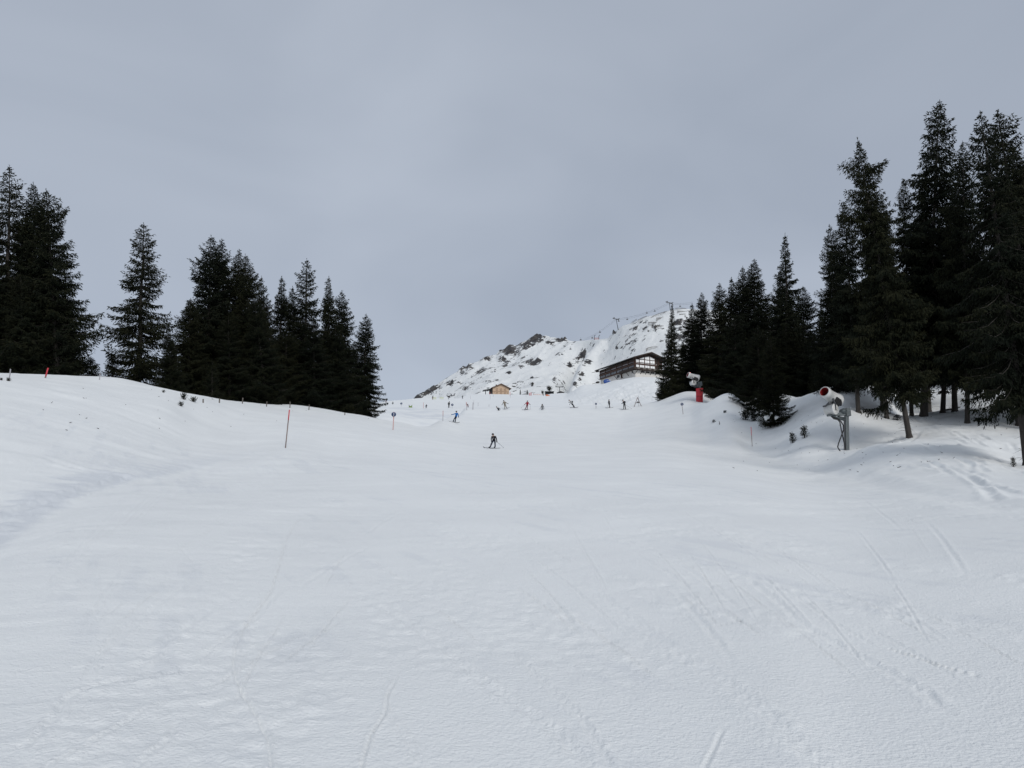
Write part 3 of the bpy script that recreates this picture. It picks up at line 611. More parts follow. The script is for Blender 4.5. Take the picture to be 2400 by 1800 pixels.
M_SAP = spruce(12, 1.3, .5, 2.6, .10, .1, .8, .5, leafk=.62); PROTO['sapling'] = M_SAP
PROTO['shrub'] = spruce(13, 1.2, .75, 2.4, .02, .0, .5, .3, leafk=.75)
print('leaf quads', sum(p[4] for p in PROTO.values()))
def tree(proto, label, ptop, base, D, width=None, group=None, name='spruce_tree', rz=None, cat='tree', sx=1.0, lowz=None):
    """ptop: photo position of the tip; base: photo column of the foot; D: metres away; width: crown width in photo px"""
    tm, cm, H0, R0, _ = PROTO[proto]
    top = at(ptop[0], ptop[1], D); b = at(base, 950, D); bx = b.x
    gz = ground(bx, D) if lowz is None else lowz
    h = top.z - gz + .1
    sz = h / H0
    s = (width / F * D / 2) / (R0 * .92) if width else sz * sx
    ax = Vector((top.x - bx, 0, h)); rot = Vector((0, 0, 1)).rotation_difference(ax).to_matrix() @ Matrix.Rotation(random.uniform(0, 6.28) if rz is None else rz, 3, 'Z')
    o = thing(name, label, cat, (bx, D, gz - .1), rot=rot.to_euler(), group=group, scale=(s, s, ax.length / H0))
    k_ = link('trunk', tm, o); f_ = (.95 if base > 2380 else .68) if proto in ('high', 'limby') else .9; k_.scale = (f_, f_, 1); link('crown', cm, o); return o
TL = [  # proto, tip, foot column, distance, crown width, label
 ('open',  (22, 388), 8, 62, 205, 'tallest spruce of the left stand, ragged pointed tip above its neighbours at the picture edge'),
 ('wide2', (78, 429), 80, 63, 190, 'dark spruce with the left one of the two close tips beside the tallest left tree'),
 ('wide',  (108, 445), 128, 62, 205, 'broad dark spruce whose sweeping right side ends the leftmost stand'),
 ('wide2', (-45, 470), -50, 60, 220, 'dark spruce cut off by the left picture edge below the tallest tip'),
 ('wide',  (48, 640), 48, 60, 140, 'lower olive green spruce in front of the leftmost stand, behind the poles'),
 ('small', (213, 836), 213, 68, 74, 'very small dark spruce standing in the gap right of the leftmost stand'),
 ('open',  (337, 523), 322, 71, 195, 'free-standing spruce with open layered boughs and sky on both sides of its tip'),
 ('wide2', (392, 775), 402, 68, 84, 'low olive spruce at the right foot of the free-standing open spruce'),
 ('small', (262, 828), 264, 70, 70, 'low dark young spruce at the left foot of the free-standing open spruce'),
 ('wide2', (495, 553), 482, 80, 200, 'tallest spruce of the middle left stand with long boughs reaching left'),
 ('slim',  (520, 562), 530, 84, 150, 'spruce tip just right of the tallest one in the middle left stand'),
 ('slim',  (561, 586), 562, 83, 130, 'spruce with the left one of two close tips in the middle left stand'),
 ('wide2', (575, 597), 592, 82, 150, 'broad spruce sloping down to the right in the middle left stand'),
 ('slim2', (613, 648), 613, 87, 100, 'narrow spruce tip left of the dip in the skyline of the middle left stand'),
 ('wide',  (596, 700), 626, 80, 130, 'olive green spruce in front, left of the dark notch in the middle left stand'),
 ('wide2', (447, 700), 440, 76, 130, 'dark bushy spruce at the left foot of the middle left stand'),
 ('small', (497, 842), 497, 74, 60, 'young spruce in front of the middle left stand above the first fence posts'),
 ('wide',  (535, 740), 540, 78, 130, 'dark spruce filling the centre of the middle left stand low down'),
 ('slim2', (660, 649), 656, 92, 115, 'dark spruce tip right of the notch in the left skyline'),
 ('open',  (719, 607), 714, 93, 150, 'tall spruce with airy open crown, highest of the right half of the left wood'),
 ('slim2', (686, 672), 682, 92, 90, 'short spruce tip tucked left of the airy tall spruce'),
 ('slim2', (771, 649), 770, 95, 100, 'narrow spruce with a thin tip right of the airy tall spruce'),
 ('slim',  (801, 682), 803, 97, 120, 'dense rounded spruce second from the right end of the left wood'),
 ('slim',  (858, 737), 852, 100, 105, 'last spruce at the right end of the left wood beside the open sky'),
 ('wide',  (735, 745), 738, 89, 130, 'olive spruce in front of the right half of the left wood, over the bare trunks'),
 ('wide2', (785, 760), 800, 94, 110, 'dark spruce low in front of the right end of the left wood'),
 ('wide2', (672, 770), 668, 86, 110, 'dark low spruce behind the red-topped piste pole'),
 # right side
 ('spire', (1575, 713), 1574, 140, 92, 'single slender spruce in front of the lodge end, first of the right wood'),
 ('small', (1552, 893), 1553, 137, 42, 'little young spruce left of the slender spruce below the lodge'),
 ('slim',  (1645, 687), 1642, 146, 88, 'spruce with a thin raised tip behind the red padded snow gun'),
 ('slim2', (1622, 712), 1619, 149, 84, 'lower spruce tip left beside the one behind the red padded snow gun'),
 ('slim',  (1686, 664), 1686, 134, 92, 'first spruce of the dense row right of the padded snow gun'),
 ('slim2', (1714, 651), 1712, 138, 92, 'second spruce of the dense row, slightly taller than the first'),
 ('wide2', (1741, 625), 1742, 133, 108, 'third spruce of the dense row, broad topped'),
 ('slim',  (1768, 609), 1770, 130, 120, 'tallest spruce of the dense row left of the thin spire'),
 ('spire', (1840, 548), 1848, 116, 160, 'tall spruce with a very thin spire standing out above the right wood'),
 ('slim2', (1830, 632), 1824, 122, 90, 'short spruce tip leaning against the left of the thin spire'),
 ('slim2', (1926, 698), 1926, 150, 56, 'small far spruce seen in the sky gap beside the right wood'),
 ('wide2', (1882, 672), 1886, 118, 120, 'dark spruce on the right flank of the thin spire'),
 ('wide2', (1905, 780), 1912, 108, 110, 'dark spruce low at the left edge of the big right trees'),
 ('wide',  (1722, 745), 1724, 113, 120, 'brownish spruce with bare twigs in front of the dense row'),
 ('wide2', (1776, 762), 1778, 101, 100, 'spruce with skirts on the snow bank behind the snowy little tree'),
 ('wide2', (1806, 790), 1811, 87, 80, 'lone spruce on the slope with snow lumps on its lowest boughs'),
 ('wide2', (1842, 760), 1845, 112, 110, 'dark spruce right behind the lone spruce with snow lumps'),
 ('limby', (2010, 325), 2124, 61, 205, 'leaning spruce with long crooked limbs near its broken-looking top'),
 ('slim',  (1944, 528), 1992, 80, 130, 'dark spruce under the crooked limbs, at the left edge of the big right trees'),
 ('high',  (2117, 422), 2134, 79, 150, 'lower pointed spruce between the crooked spruce and the tallest one'),
 ('high',  (2202, 237), 2162, 74, 280, 'tallest spruce of the whole scene, pointed tip right of the crooked spruce'),
 ('high',  (2297, 262), 2393, 50, 270, 'nearest spruce at the right edge, thick curved leaning trunk'),
 ('high',  (2337, 258), 2440, 57, 300, 'dense spruce with the right one of the two close tips at the right edge'),
 ('wide2', (2392, 372), 2470, 60, 200, 'spruce cut off by the right picture edge below the close tips'),
 ('high',  (2070, 478), 2066, 70, 160, 'dark spruce filling the gap right of the crooked-limbed spruce'),
 ('high',  (1978, 475), 2010, 67, 170, 'dark spruce hugging the left side of the crooked-limbed spruce'),
 ('high',  (2040, 430), 2075, 66, 170, 'dark spruce right behind the middle of the crooked-limbed spruce'),
 ('wide2', (1950, 640), 1965, 76, 150, 'dark bushy spruce low left of the big right trees'),
 ('slim',  (60, 500), 62, 66, 150, 'dark spruce filling between the tallest left tree and its neighbour'),
 ('high',  (2163, 425), 2176, 83, 170, 'dark spruce hidden on the left shoulder of the tallest spruce'),
 ('high',  (2256, 332), 2262, 62, 190, 'dark spruce in the saddle between the tallest spruce and the close tips'),
 ('high',  (2372, 335), 2385, 60, 210, 'dark spruce right below the right one of the close tips, at the picture edge'),
 ('high',  (2230, 520), 2236, 68, 220, 'dark broad spruce low between the two thick leaning trunks'),
 ('high',  (2248, 420), 2207, 81, 190, 'spruce with a bare lower trunk next to a fallen branch on the snow'),
]
BASE_ROW = {1811: 998, 2124: 1027, 2393: 1092, 2134: 975, 2162: 976, 2207: 968, 1778: 960}
for i, (pr, tp, bs, D, w, lab) in enumerate(TL):
    if bs in BASE_ROW: D = hit(min(bs, 2396), BASE_ROW[bs], 45, 125).y
    w *= 1.04 if tp[0] < 1590 else 1.2 if tp[0] < 1935 else 1.0
    tree(pr, lab, tp, bs, D, w, rz=(0.15 if pr == 'limby' else None), group='spruces left of the piste' if tp[0] < 900 else 'spruces right of the piste')
rs = np.random.RandomState(21); HID = []; cnt = {}
for (x, y, D, w) in [(1968, 740, 103, 120), (2010, 690, 106, 130), (2060, 640, 104, 130), (2110, 660, 106, 130), (2165, 560, 108, 150), (2230, 600, 104, 150), (2290, 560, 96, 160), (2350, 560, 92, 170), (2410, 600, 84, 170),
                     (1665, 760, 150, 90), (1700, 740, 146, 90), (1795, 700, 132, 110), (1860, 740, 128, 110), (1890, 800, 120, 90), (1940, 800, 112, 100), (1600, 800, 152, 60), (1745, 720, 140, 100),
                     (20, 640, 70, 170), (150, 690, 70, 110), (90, 600, 68, 160), (460, 740, 86, 120), (560, 720, 92, 120), (625, 720, 95, 110), (705, 740, 100, 110), (765, 750, 104, 100), (830, 800, 106, 80), (505, 680, 90, 130), (-60, 640, 66, 150)]:
    st = 'leftmost stand' if x < 200 else 'middle left stand' if x < 640 else 'right end of the left wood' if x < 900 else 'dense row behind the padded snow gun' if x < 1770 else 'group round the thin spire' if x < 1950 else 'big right stand'
    cnt[st] = cnt.get(st, 0) + 1
    HID.append((x, y, D, w, st))
seen = {}
for x, y, D, w, st in sorted(HID):
    seen[st] = seen.get(st, 0) + 1; k = seen[st]
    o_ = ['first', 'second', 'third', 'fourth', 'fifth', 'sixth', 'seventh', 'eighth', 'ninth', 'tenth'][k - 1]
    tree(['wide2', 'slim', 'wide'][rs.randint(3)], 'dark inner spruce of the ' + st + ', ' + o_ + ' from the left', (x, y), x + rs.uniform(-6, 6), D, w * 1.12, group='spruces deep inside the dark stands')
# saplings and shrubs
def plant(proto, px, py, hpx, wpx, label, rmin=3, rmax=470, name='spruce_sapling', group=None, cat='sapling'):
    tm, cm, H0, R0, _ = PROTO[proto]; p = hit(px, py, rmin, rmax); h = hpx / F * p.y
    s = wpx / F * p.y / 2 / R0
    o = thing(name, label, cat, (p.x, p.y, p.z - .03), rz=random.uniform(0, 6), group=group, scale=(s, s, h / H0)); link('trunk', tm, o); link('crown', cm, o); return o
plant('sapling', 1858, 1038, 28, 20, 'small leaning spruce sapling, lower of the pair left of the near snow gun', 40, 110)
plant('sapling', 1886, 1026, 32, 24, 'spruce sapling on a bare stem, upper of the pair left of the near snow gun', 40, 110)
plant('shrub', 1747, 984, 26, 30, 'low dark spruce bush left of the lone snowy spruce, left one of two', 70, 130, 'spruce_shrub', cat='shrub')
plant('shrub', 1768, 987, 32, 34, 'low dark spruce bush touching the lone snowy spruce, right one of two', 70, 130, 'spruce_shrub', cat='shrub')
plant('sapling', 1673, 990, 8, 10, 'tiny twiggy sapling poking out of the snow below the red padded post', 70, 140)
plant('sapling', 2376, 1094, 26, 14, 'bare little sapling at the foot of the nearest right spruce trunk', 40, 80)
plant('sapling', 2103, 985, 16, 22, 'scrubby sapling left behind the leaning trunk of the crooked spruce', 40, 100)
plant('shrub', 383, 920, 7, 8, 'tiny dark twig tuft on the left snow crest, above the three small bushes', 40, 90, 'spruce_shrub', cat='shrub')
plant('shrub', 430, 936, 17, 15, 'topmost of three small green bushes where the left crest drops', 40, 92, 'spruce_shrub', cat='shrub')
plant('shrub', 453, 942, 13, 17, 'rightmost of three small green bushes where the left crest drops', 40, 92, 'spruce_shrub', cat='shrub')
plant('shrub', 424, 952, 12, 13, 'lowest of three small green bushes where the left crest drops', 40, 92, 'spruce_shrub', cat='shrub')
plant('shrub', 20, 893, 9, 12, 'small tuft of twigs on the crest below the leftmost stand', 40, 92, 'spruce_shrub', cat='shrub')
plant('shrub', 3, 891, 7, 8, 'tuft of twigs on the crest cut by the left picture edge', 40, 92, 'spruce_shrub', cat='shrub')
for x, y, h, w, lab in [(1219.5, 925, 13, 6, 'small conifer on a snow hump right of the wooden chalet'), (1236, 925.5, 12, 9, 'bushy small conifer left of the two red posts')]:
    p = at(x, y + 1, 408); tm, cm, H0, R0, _ = PROTO['small']; z = at(x, 927, 408).z; hh = (at(x, y - h, 408).z - z)
    o = thing('conifer', lab, 'tree', (p.x, 408, z), scale=(w / F * 408 / 2 / R0,) * 2 + (hh / H0,)); link('trunk', tm, o); link('crown', cm, o)
p = mount(1247.5, 905.5); tm, cm, H0, R0, _ = PROTO['small']; o = thing('conifer', 'single tiny conifer high on the white slope between chalet and lift hut', 'tree', p, scale=(8 / F * p.y / 2 / R0,) * 2 + (9 / F * p.y / H0,)); link('trunk', tm, o); link('crown', cm, o)
for x, y, h, w, lab in [(1288, 915, 16, 17, 'bare bush behind the dark lift hut'), (1272, 922, 12, 9, 'bare bush at the left corner of the dark lift hut'), (1068, 935, 8, 12, 'dark bush beside the small lift tower on the left'), (1059, 935, 6, 9, 'dark low bush at the foot of the small lift tower on the left')]:
    D = 345 if x < 1100 else 420
    p = at(x, y + 2, D); tm, cm, H0, R0, _ = PROTO['shrub']; z = at(x, y + 1, D).z; hh = at(x, y - h + 6, D).z - z
    o = thing('bush', lab, 'bush', (p.x, D, z), scale=(w / F * D / 2 / R0,) * 2 + (hh / H0,)); link('trunk', tm, o); link('crown', cm, o)

for dx_, dy_, r_, lab in ((1797, 978, .34, 'larger snow lump on the lowest left bough of the lone spruce'), (1806, 970, .2, 'small snow lump above the larger one on the lone spruce'), (1819, 979, .22, 'snow lump on the lowest right bough of the lone spruce')):
    m = MB(); m.ell((0, 0, 0), (r_, r_ * .6, r_ * .7), 12, 8); m.ell((r_ * .5, 0, r_ * .3), (r_ * .6, r_ * .5, r_ * .5), 10, 6); m.ell((-r_ * .3, 0, -r_ * .6), (r_ * .45, r_ * .4, r_ * .5), 10, 6)
    o = m.build('snow_lump', M_SNOW, loc=at(dx_, dy_, hit(1811, 998, 45, 125).y - 1.6)); o['label'] = lab; o['category'] = 'snow lump'; o['group'] = 'snow lumps on the lone spruce'
# ------------------------------------------------------------ materials for built things
M_DWOOD = mat('dark_brown_wood', (.030, .019, .014), .75, var=.3, scale=3, stretch=(1, 1, 6), bump=.3)
M_BWOOD = mat('reddish_brown_wood', (.065, .030, .020), .75, var=.25, scale=3, stretch=(1, 1, 6))
M_GWOOD = mat('weathered_grey_wood', (.13, .115, .10), .85, var=.3, scale=4)
M_PLASTER = mat('white_plaster', (.62, .60, .57), .85, var=.06, scale=2)
M_PANE = mat('white_reflection_pane', (.88, .88, .87), .38, var=.03, scale=.5, spec=1.0)  # bright sky reflection put into the white base colour of the glass
M_DPANE = mat('grey_window_pane', (.085, .09, .10), .25, var=.15, scale=1.2, spec=.9)
M_BLACKPANE = mat('dark_opening', (.018, .018, .02), .4, var=.2)
M_ROOF = mat('dark_shingle_roof', (.035, .032, .030), .85, var=.35, scale=2.5, bump=.4)
M_HWOOD = mat('pale_timber', (.50, .36, .25), .75, var=.12, scale=2, stretch=(1, 1, 5))
M_HTRIM = mat('orange_brown_timber', (.13, .065, .038), .75, var=.18, scale=3)
M_BLUE = mat('blue_tarpaulin', (.015, .065, .26), .55, var=.2, scale=1.5)
M_WHITE = mat('white_paint', (.60, .60, .585), .38, var=.06, scale=5)
M_GUNRED = mat('red_turbine_inside', (.20, .010, .012), .5, var=.3, scale=6)
M_BLACK = mat('black_rubber', (.015, .015, .016), .55, var=.2)
M_STEEL = mat('galvanised_steel', (.085, .10, .105), .5, .35, var=.25, scale=8, bump=.15)
M_DSTEEL = mat('dark_steel', (.05, .055, .062), .5, .3, var=.25, scale=8)
M_PAD = mat('red_padding', (.42, .018, .028), .6, var=.18, scale=3, bump=.3)
M_RED = mat('red_paint', (.50, .035, .05), .5, var=.1, scale=5)
M_ORANGE = mat('orange_net', (.62, .22, .12), .6, var=.15)
M_POLEPK = mat('faded_pink_pole', (.50, .27, .25), .6, var=.15, scale=4)
M_POLEBR = mat('brown_pole', (.19, .14, .125), .75, var=.25, scale=4)
M_POLEGY = mat('grey_pole', (.33, .32, .34), .7, var=.15, scale=4)
M_SIGN = mat('navy_sign_face', (.022, .045, .115), .45, var=.1)
M_SIGNW = mat('white_sign_print', (.72, .72, .72), .5, var=.03)
M_GREEN = mat('green_mat', (.16, .24, .05), .7, var=.3, scale=3)
M_YEL = mat('yellow_green_net', (.42, .46, .14), .7, var=.15)

# ------------------------------------------------------------ the big lodge
LO = at(1489, 884, 330); LO.z = EYE + (at(1489, 881, 330).z - EYE) + .15
LRZ = R(25.5)
lodge = thing('lodge', 'large dark timber ski lodge with bright gable windows on the snowy knoll', 'lodge', LO, LRZ)
WX, WY = 15.4, 30.0
def part(name, fn, mats, parent=lodge, **k):
    m = MB(); fn(m); return m.build(name, mats, parent, **k)
part('base_wall', lambda m: (m.box((WX / 2, WY / 2, -1.0), (WX - .6, WY - .6, 9.4)),), M_PLASTER)
part('upper_wall', lambda m: (m.box((WX / 2, WY / 2, 5.75), (WX - .1, WY - .1, 4.7), 0),), M_DWOOD)
def gable(m):
    x0, x1, zc, zt = 0.05, WX - .05, 8.1, 10.6
    for y in (0.05,):
        m.hexa([(x0, y, zc), (x1, y, zc), (x1, y + .2, zc), (x0, y + .2, zc)], [(WX / 2 - .01, y, zt), (WX / 2 + .01, y, zt), (WX / 2 + .01, y + .2, zt), (WX / 2 - .01, y + .2, zt)])
part('gable_wall', gable, M_DWOOD)
def roofhalf(sg):
    def f(m):
        xe = -1.9 if sg < 0 else WX + 1.9; ze = 7.95; xr = WX / 2; zr = 11.0; y0, y1 = -2.6, WY + 1.6
        a = [(xe, y0, ze), (xr, y0, zr), (xr, y1, zr), (xe, y1, ze)]
        if sg > 0: a = [a[1], a[0], a[3], a[2]]
        m.hexa(a, [(x, y, z + .34) for x, y, z in a])
    return f
for sg in (-1, 1): part('roof_slope', roofhalf(sg), M_ROOF)
for sg in (-1, 1):
    def barge(m, sg=sg):
        xe = -1.9 if sg < 0 else WX + 1.9; p0 = Vector((xe, -2.68, 7.9)); p1 = Vector((WX / 2, -2.68, 10.95))
        a = [(p0.x, -2.74, p0.z - .12), (p1.x, -2.74, p1.z - .12), (p1.x, -2.62, p1.z - .12), (p0.x, -2.62, p0.z - .12)]
        if sg > 0: a = [a[1], a[0], a[3], a[2]]
        m.hexa(a, [(x, y, z + .5) for x, y, z in a])
    part('barge_board', barge, M_DWOOD)
for x in (-.9, 2.2, 5.0, WX / 2, WX - 5, WX - 2.2, WX + .9):
    zt = 7.95 + (11.0 - 7.95) * (1 - abs(x - WX / 2) / (WX / 2 + 1.9)) - .12
    part('purlin', lambda m: m.box((x, -1.2, zt - .12), (.22, 2.8, .26)), M_BWOOD)
part('chimney', lambda m: m.box((WX / 2 + 1.8, 15, 11.2), (.9, .9, 1.4)), M_DSTEEL)
# gable front: two glazed storeys between posts
bays = [0.35, 2.4, 5.35, 8.3, 11.25, 13.2, 15.0]
def top_at(x): return 8.1 + 2.4 * (1 - abs(x - WX / 2) / (WX / 2)) - .55
for i in range(len(bays) - 1):
    x0, x1 = bays[i] + .14, bays[i + 1] - .14; w = x1 - x0; cxx = (x0 + x1) / 2
    if i < 5:
        rows = [(3.75, 5.25), (5.95, 6.2), (6.45, 7.75)] if i < 4 else [(5.95, 6.2), (3.75, 4.1)]
    else: rows = [(5.6, 6.1), (3.9, 4.3)]
    for z0_, z1_ in rows:
        f = part('window', lambda m: [m.box((cxx, -.03, (z0_ + z1_) / 2), (w, .10, z1_ - z0_))], M_BWOOD)
        n_ = 2 if w > 2.3 and z1_ - z0_ > .5 else 1
        for k in range(n_):
            ww = (w - .10 * (n_ + 1)) / n_; xa = x0 + .10 + k * (ww + .10)
            part('pane', lambda m: m.box((xa + ww / 2, -.095, (z0_ + z1_) / 2), (ww, .04, z1_ - z0_ - .10)), M_PANE, f)
    if i < 4:
        za = 8.0; zl, zr_ = top_at(x0), top_at(x1)
        f = part('gable_window', lambda m: m.hexa([(x0, -.08, za), (x1, -.08, za), (x1, .02, za), (x0, .02, za)], [(x0, -.08, max(za + .05, zl)), (x1, -.08, max(za + .05, zr_)), (x1, .02, max(za + .05, zr_)), (x0, .02, max(za + .05, zl))]), M_BWOOD)
        if max(zl, zr_) > 8.3:
            part('pane', lambda m: m.hexa([(x0 + .1, -.12, za + .1), (x1 - .1, -.12, za + .1), (x1 - .1, -.081, za + .1), (x0 + .1, -.081, za + .1)],
                 [(x0 + .1, -.12, max(za + .14, zl - .15)), (x1 - .1, -.12, max(za + .14, zr_ - .15)), (x1 - .1, -.081, max(za + .14, zr_ - .15)), (x0 + .1, -.081, max(za + .14, zl - .15))]), M_PANE, f)
for x in bays: part('post', lambda m: m.box((x, -.12, 5.8), (.26, .30, 4.9)), M_BWOOD)
part('rail', lambda m: m.box((WX / 2, -.14, 5.60), (WX, .22, .5)), M_BWOOD)
part('rail', lambda m: m.box((WX / 2, -.14, 6.33), (WX, .16, .14)), M_BWOOD)
# balcony around two sides, with boards, on braces
part('balcony_floor', lambda m: (m.box((WX / 2 - .7, -.85, 2.75), (WX + 1.6, 1.9, .22)), m.box((-.8, 5, 2.75), (1.6, 12, .22))), M_DWOOD)
for k in range(11):
    part('balcony_board', lambda m: m.box((-.75 + k * 1.53, -1.80, 3.28), (1.44, .07, .80)), M_GWOOD if k % 2 else M_DWOOD)
for k in range(8):
    part('balcony_board', lambda m: m.box((-1.60, -.9 + k * 1.5, 3.28), (.07, 1.42, .80)), M_DWOOD)
for x in (.4, 3.1, 5.8, 8.5, 11.2, 13.9):
    part('brace', lambda m: m.cyl((x, .25, 1.1), (x, -1.5, 2.62), .13, n=6), M_DWOOD)
for y in (1.0, 5.5, 10.5, 15.0):
    part('brace', lambda m: m.cyl((.25, y, .9), (-1.4, y, 2.62), .13, n=6), M_DWOOD)
for x in (4.4, 7.1, 9.8, 12.5):
    part('low_window', lambda m: m.box((x, .26, 2.15), (2.1, .1, .75)), M_BLACKPANE)
# long side: six bays
for k in range(7):
    part('post', lambda m: m.box((-.1, .4 + k * (WY - .8) / 6, 5.7), (.3, .28, 4.6)), M_BWOOD)
for k in range(6):
    y0 = .4 + k * (WY - .8) / 6 + .3; y1 = y0 + (WY - .8) / 6 - .6
    f = part('window', lambda m: m.box((-.02, (y0 + y1) / 2, 4.45), (.12, y1 - y0, 1.25)), M_BWOOD)
    for q in range(2):
        ya = y0 + .1 + q * (y1 - y0) / 2; part('pane', lambda m: m.box((-.10, ya + (y1 - y0) / 4 - .1, 4.45), (.04, (y1 - y0) / 2 - .16, 1.05)), M_DPANE, f)
    f = part('window', lambda m: m.box((-.02, (y0 + y1) / 2, 6.6), (.12, y1 - y0, .7)), M_BWOOD)
    part('pane', lambda m: m.box((-.10, (y0 + y1) / 2, 6.5), (.04, y1 - y0 - .2, .26)), M_POLEGY if k % 2 else M_DPANE, f)
part('rail', lambda m: m.box((-.22, WY / 2, 5.45), (.2, WY, .62)), M_BWOOD)
part('rail', lambda m: m.box((-.22, WY / 2, 3.5), (.2, WY, .42)), M_BWOOD)
part('side_window', lambda m: m.box((.24, 14.2, 2.3), (.1, 2.2, 1.3)), M_BLACKPANE)
part('side_door', lambda m: m.box((.24, 11.4, 1.9), (.1, 1.2, 2.0)), M_BWOOD)
part('side_window', lambda m: m.box((.24, 2.6, 2.1), (.1, .9, 1.0)), M_DPANE)
for z_, x_ in ((7.9, -3.2), (2.3, -3.0)):   # beams and deck reaching out at the far left end
    part('outrigger_beam', lambda m: (m.box((-.9, WY + .6, z_ - .1), (1.0, 1.8, .7)), m.cyl((-.8, WY + 1.5, z_ - .1), (x_ - .6, WY + 1.2, z_ - 1.0), .1, n=5)), M_DWOOD)
an = thing('annex', 'low dark-roofed annex at the right end of the lodge, half hidden by the slender spruce', 'building', LO + Matrix.Rotation(LRZ, 3, 'Z') @ Vector((WX + .35, 1.5, 0)), LRZ)
part('wall', lambda m: m.box((6, 4, 0), (12, 7, 5.6)), M_PLASTER, an)
part('timber_front', lambda m: m.box((6, .38, 3.3), (11.9, .2, 1.5)), M_DWOOD, an)
part('roof', lambda m: m.hexa([(-.2, -1.4, 3.9), (13, -1.4, 3.9), (13, 8, 5.6), (-.2, 8, 5.6)], [(-.2, -1.4, 4.2), (13, -1.4, 4.2), (13, 8, 5.95), (-.2, 8, 5.95)]), M_ROOF, an)
for x in (2.2, 6, 9.8): part('window', lambda m: m.box((x, .46, 2.2), (2.0, .1, .9)), M_BLACKPANE, an)
# blue tarpaulin with white marks leaning at the far end of the lodge
bp_ = hit(1423, 896, 250, 350); bt = thing('tarpaulin', 'blue tarpaulin bulge with white print at the left foot of the lodge', 'tarpaulin', (bp_.x, bp_.y - .6, bp_.z), R(20))
part('cover', lambda m: m.ell((0, 0, .3), (2.0, 1.0, 1.25), 20, 12), M_BLUE, bt)
part('white_mark', lambda m: (m.ell((.95, -.62, .95), (.40, .30, .26), 10, 6), m.ell((-.25, -.88, .65), (.32, .14, .10), 8, 5), m.ell((.15, -.9, .78), (.22, .12, .09), 8, 5)), M_SIGNW, bt)

# ------------------------------------------------------------ the wooden chalet
HD = 412
HO = at(1174, 925.5, HD); HO.z = EYE + HD * (at(1174, 925, HD).z - EYE) / HD - 1.1
ch = thing('chalet', 'pale timber chalet with low gable roof and three upper windows behind the snow crest', 'chalet', HO, R(14))
hw, hl, ew, rg = 4.75, 9.0, 4.9, 7.1
part('wall', lambda m: (m.box((0, hl / 2, ew / 2), (hw * 2, hl, ew)), m.hexa([(-hw, 0, ew), (hw, 0, ew), (hw, .3, ew), (-hw, .3, ew)], [(-.01, 0, rg), (.01, 0, rg), (.01, .3, rg), (-.01, .3, rg)])), M_HWOOD, ch)
part('side_cladding', lambda m: m.box((-hw - .06, hl / 2, ew / 2), (.1, hl + .02, ew)), M_DWOOD, ch)
for sg in (-1, 1):
    def hr(m, sg=sg):
        a = [(sg * (hw + 1.05), -1.1, ew - .45), (0, -1.1, rg + .05), (0, hl + .8, rg + .05), (sg * (hw + 1.05), hl + .8, ew - .45)]
        if sg > 0: a = [a[1], a[0], a[3], a[2]]
        m.hexa(a, [(x, y, z + .28) for x, y, z in a])
    part('roof', hr, M_ROOF, ch)
    def hb(m, sg=sg):
        a = [(sg * (hw + 1.05), -1.2, ew - .55), (0, -1.2, rg - .05), (0, -1.11, rg - .05), (sg * (hw + 1.05), -1.11, ew - .55)]
        if sg > 0: a = [a[1], a[0], a[3], a[2]]
        m.hexa(a, [(x, y, z + .30) for x, y, z in a])
    part('barge_board', hb, M_HTRIM, ch)
for z_ in (3.95, 1.75):
    for x in (-2.35, 0, 2.35):
        f = part('window', lambda m: (m.box((x, -.04, z_), (1.15, .12, 1.25)), m.box((x, -.12, z_), (1.2, .05, .07)), m.box((x, -.12, z_ + .36), (1.0, .05, .05))), M_HTRIM, ch)
        for q in (-1, 1): part('pane', lambda m: m.box((x + q * .27, -.115, z_), (.40, .04, 1.0)), M_HWOOD, f)
part('floor_band', lambda m: m.box((0, -.07, 2.85), (hw * 2 + .1, .14, .12)), M_HTRIM, ch)
part('chimney', lambda m: m.box((-1.6, 5, 7.2), (.6, .6, 1.1)), M_DWOOD, ch)
for x in (-3.9, 3.9): part('wall_lamp', lambda m: m.box((x, -.12, 2.1), (.28, .2, .3)), M_DSTEEL, ch)
def tlift(px, py, D, hgt, arm, label, lean=0.0, name='lift_tower', hut=False):
    p = at(px, py, D); z = p.z - .9
    t = thing(name, label, 'lift tower', (p.x, D, z), rot=(0, R(lean), 0))
    part('mast', lambda m: m.cyl((0, 0, 0), (0, 0, hgt), .24, .18, 8), M_DSTEEL, t)
    part('crossarm', lambda m: m.box((0, 0, hgt), (arm, .35, .38)), M_DSTEEL, t)
    for s_ in (-1, 1): part('sheave_train', lambda m: (m.box((s_ * arm * .46, 0, hgt + .35), (.3, 1.9, .3)), m.cyl((s_ * arm * .46 - .12, -.6, hgt + .5), (s_ * arm * .46 + .12, -.6, hgt + .5), .25, n=10), m.cyl((s_ * arm * .46 - .12, .6, hgt + .5), (s_ * arm * .46 + .12, .6, hgt + .5), .25, n=10)), M_DSTEEL, t)
    part('catwalk', lambda m: (m.box((0, .3, hgt + .9), (arm * .7, .05, .06)), m.box((0, .3, hgt + 1.25), (arm * .7, .05, .06)), m.box((-arm * .3, .3, hgt + .7), (.06, .05, 1.2)), m.box((arm * .3, .3, hgt + .7), (.06, .05, 1.2))), M_DSTEEL, t)
    return t
tlift(1311.5, 925, 395, 5.2, 4.2, 'T-shaped lift tower standing behind the low station hut right of the dark shed')
tlift(1056, 936, 352, 2.6, 2.4, 'leaning T-shaped lift tower among bushes on the left crest', lean=-12)
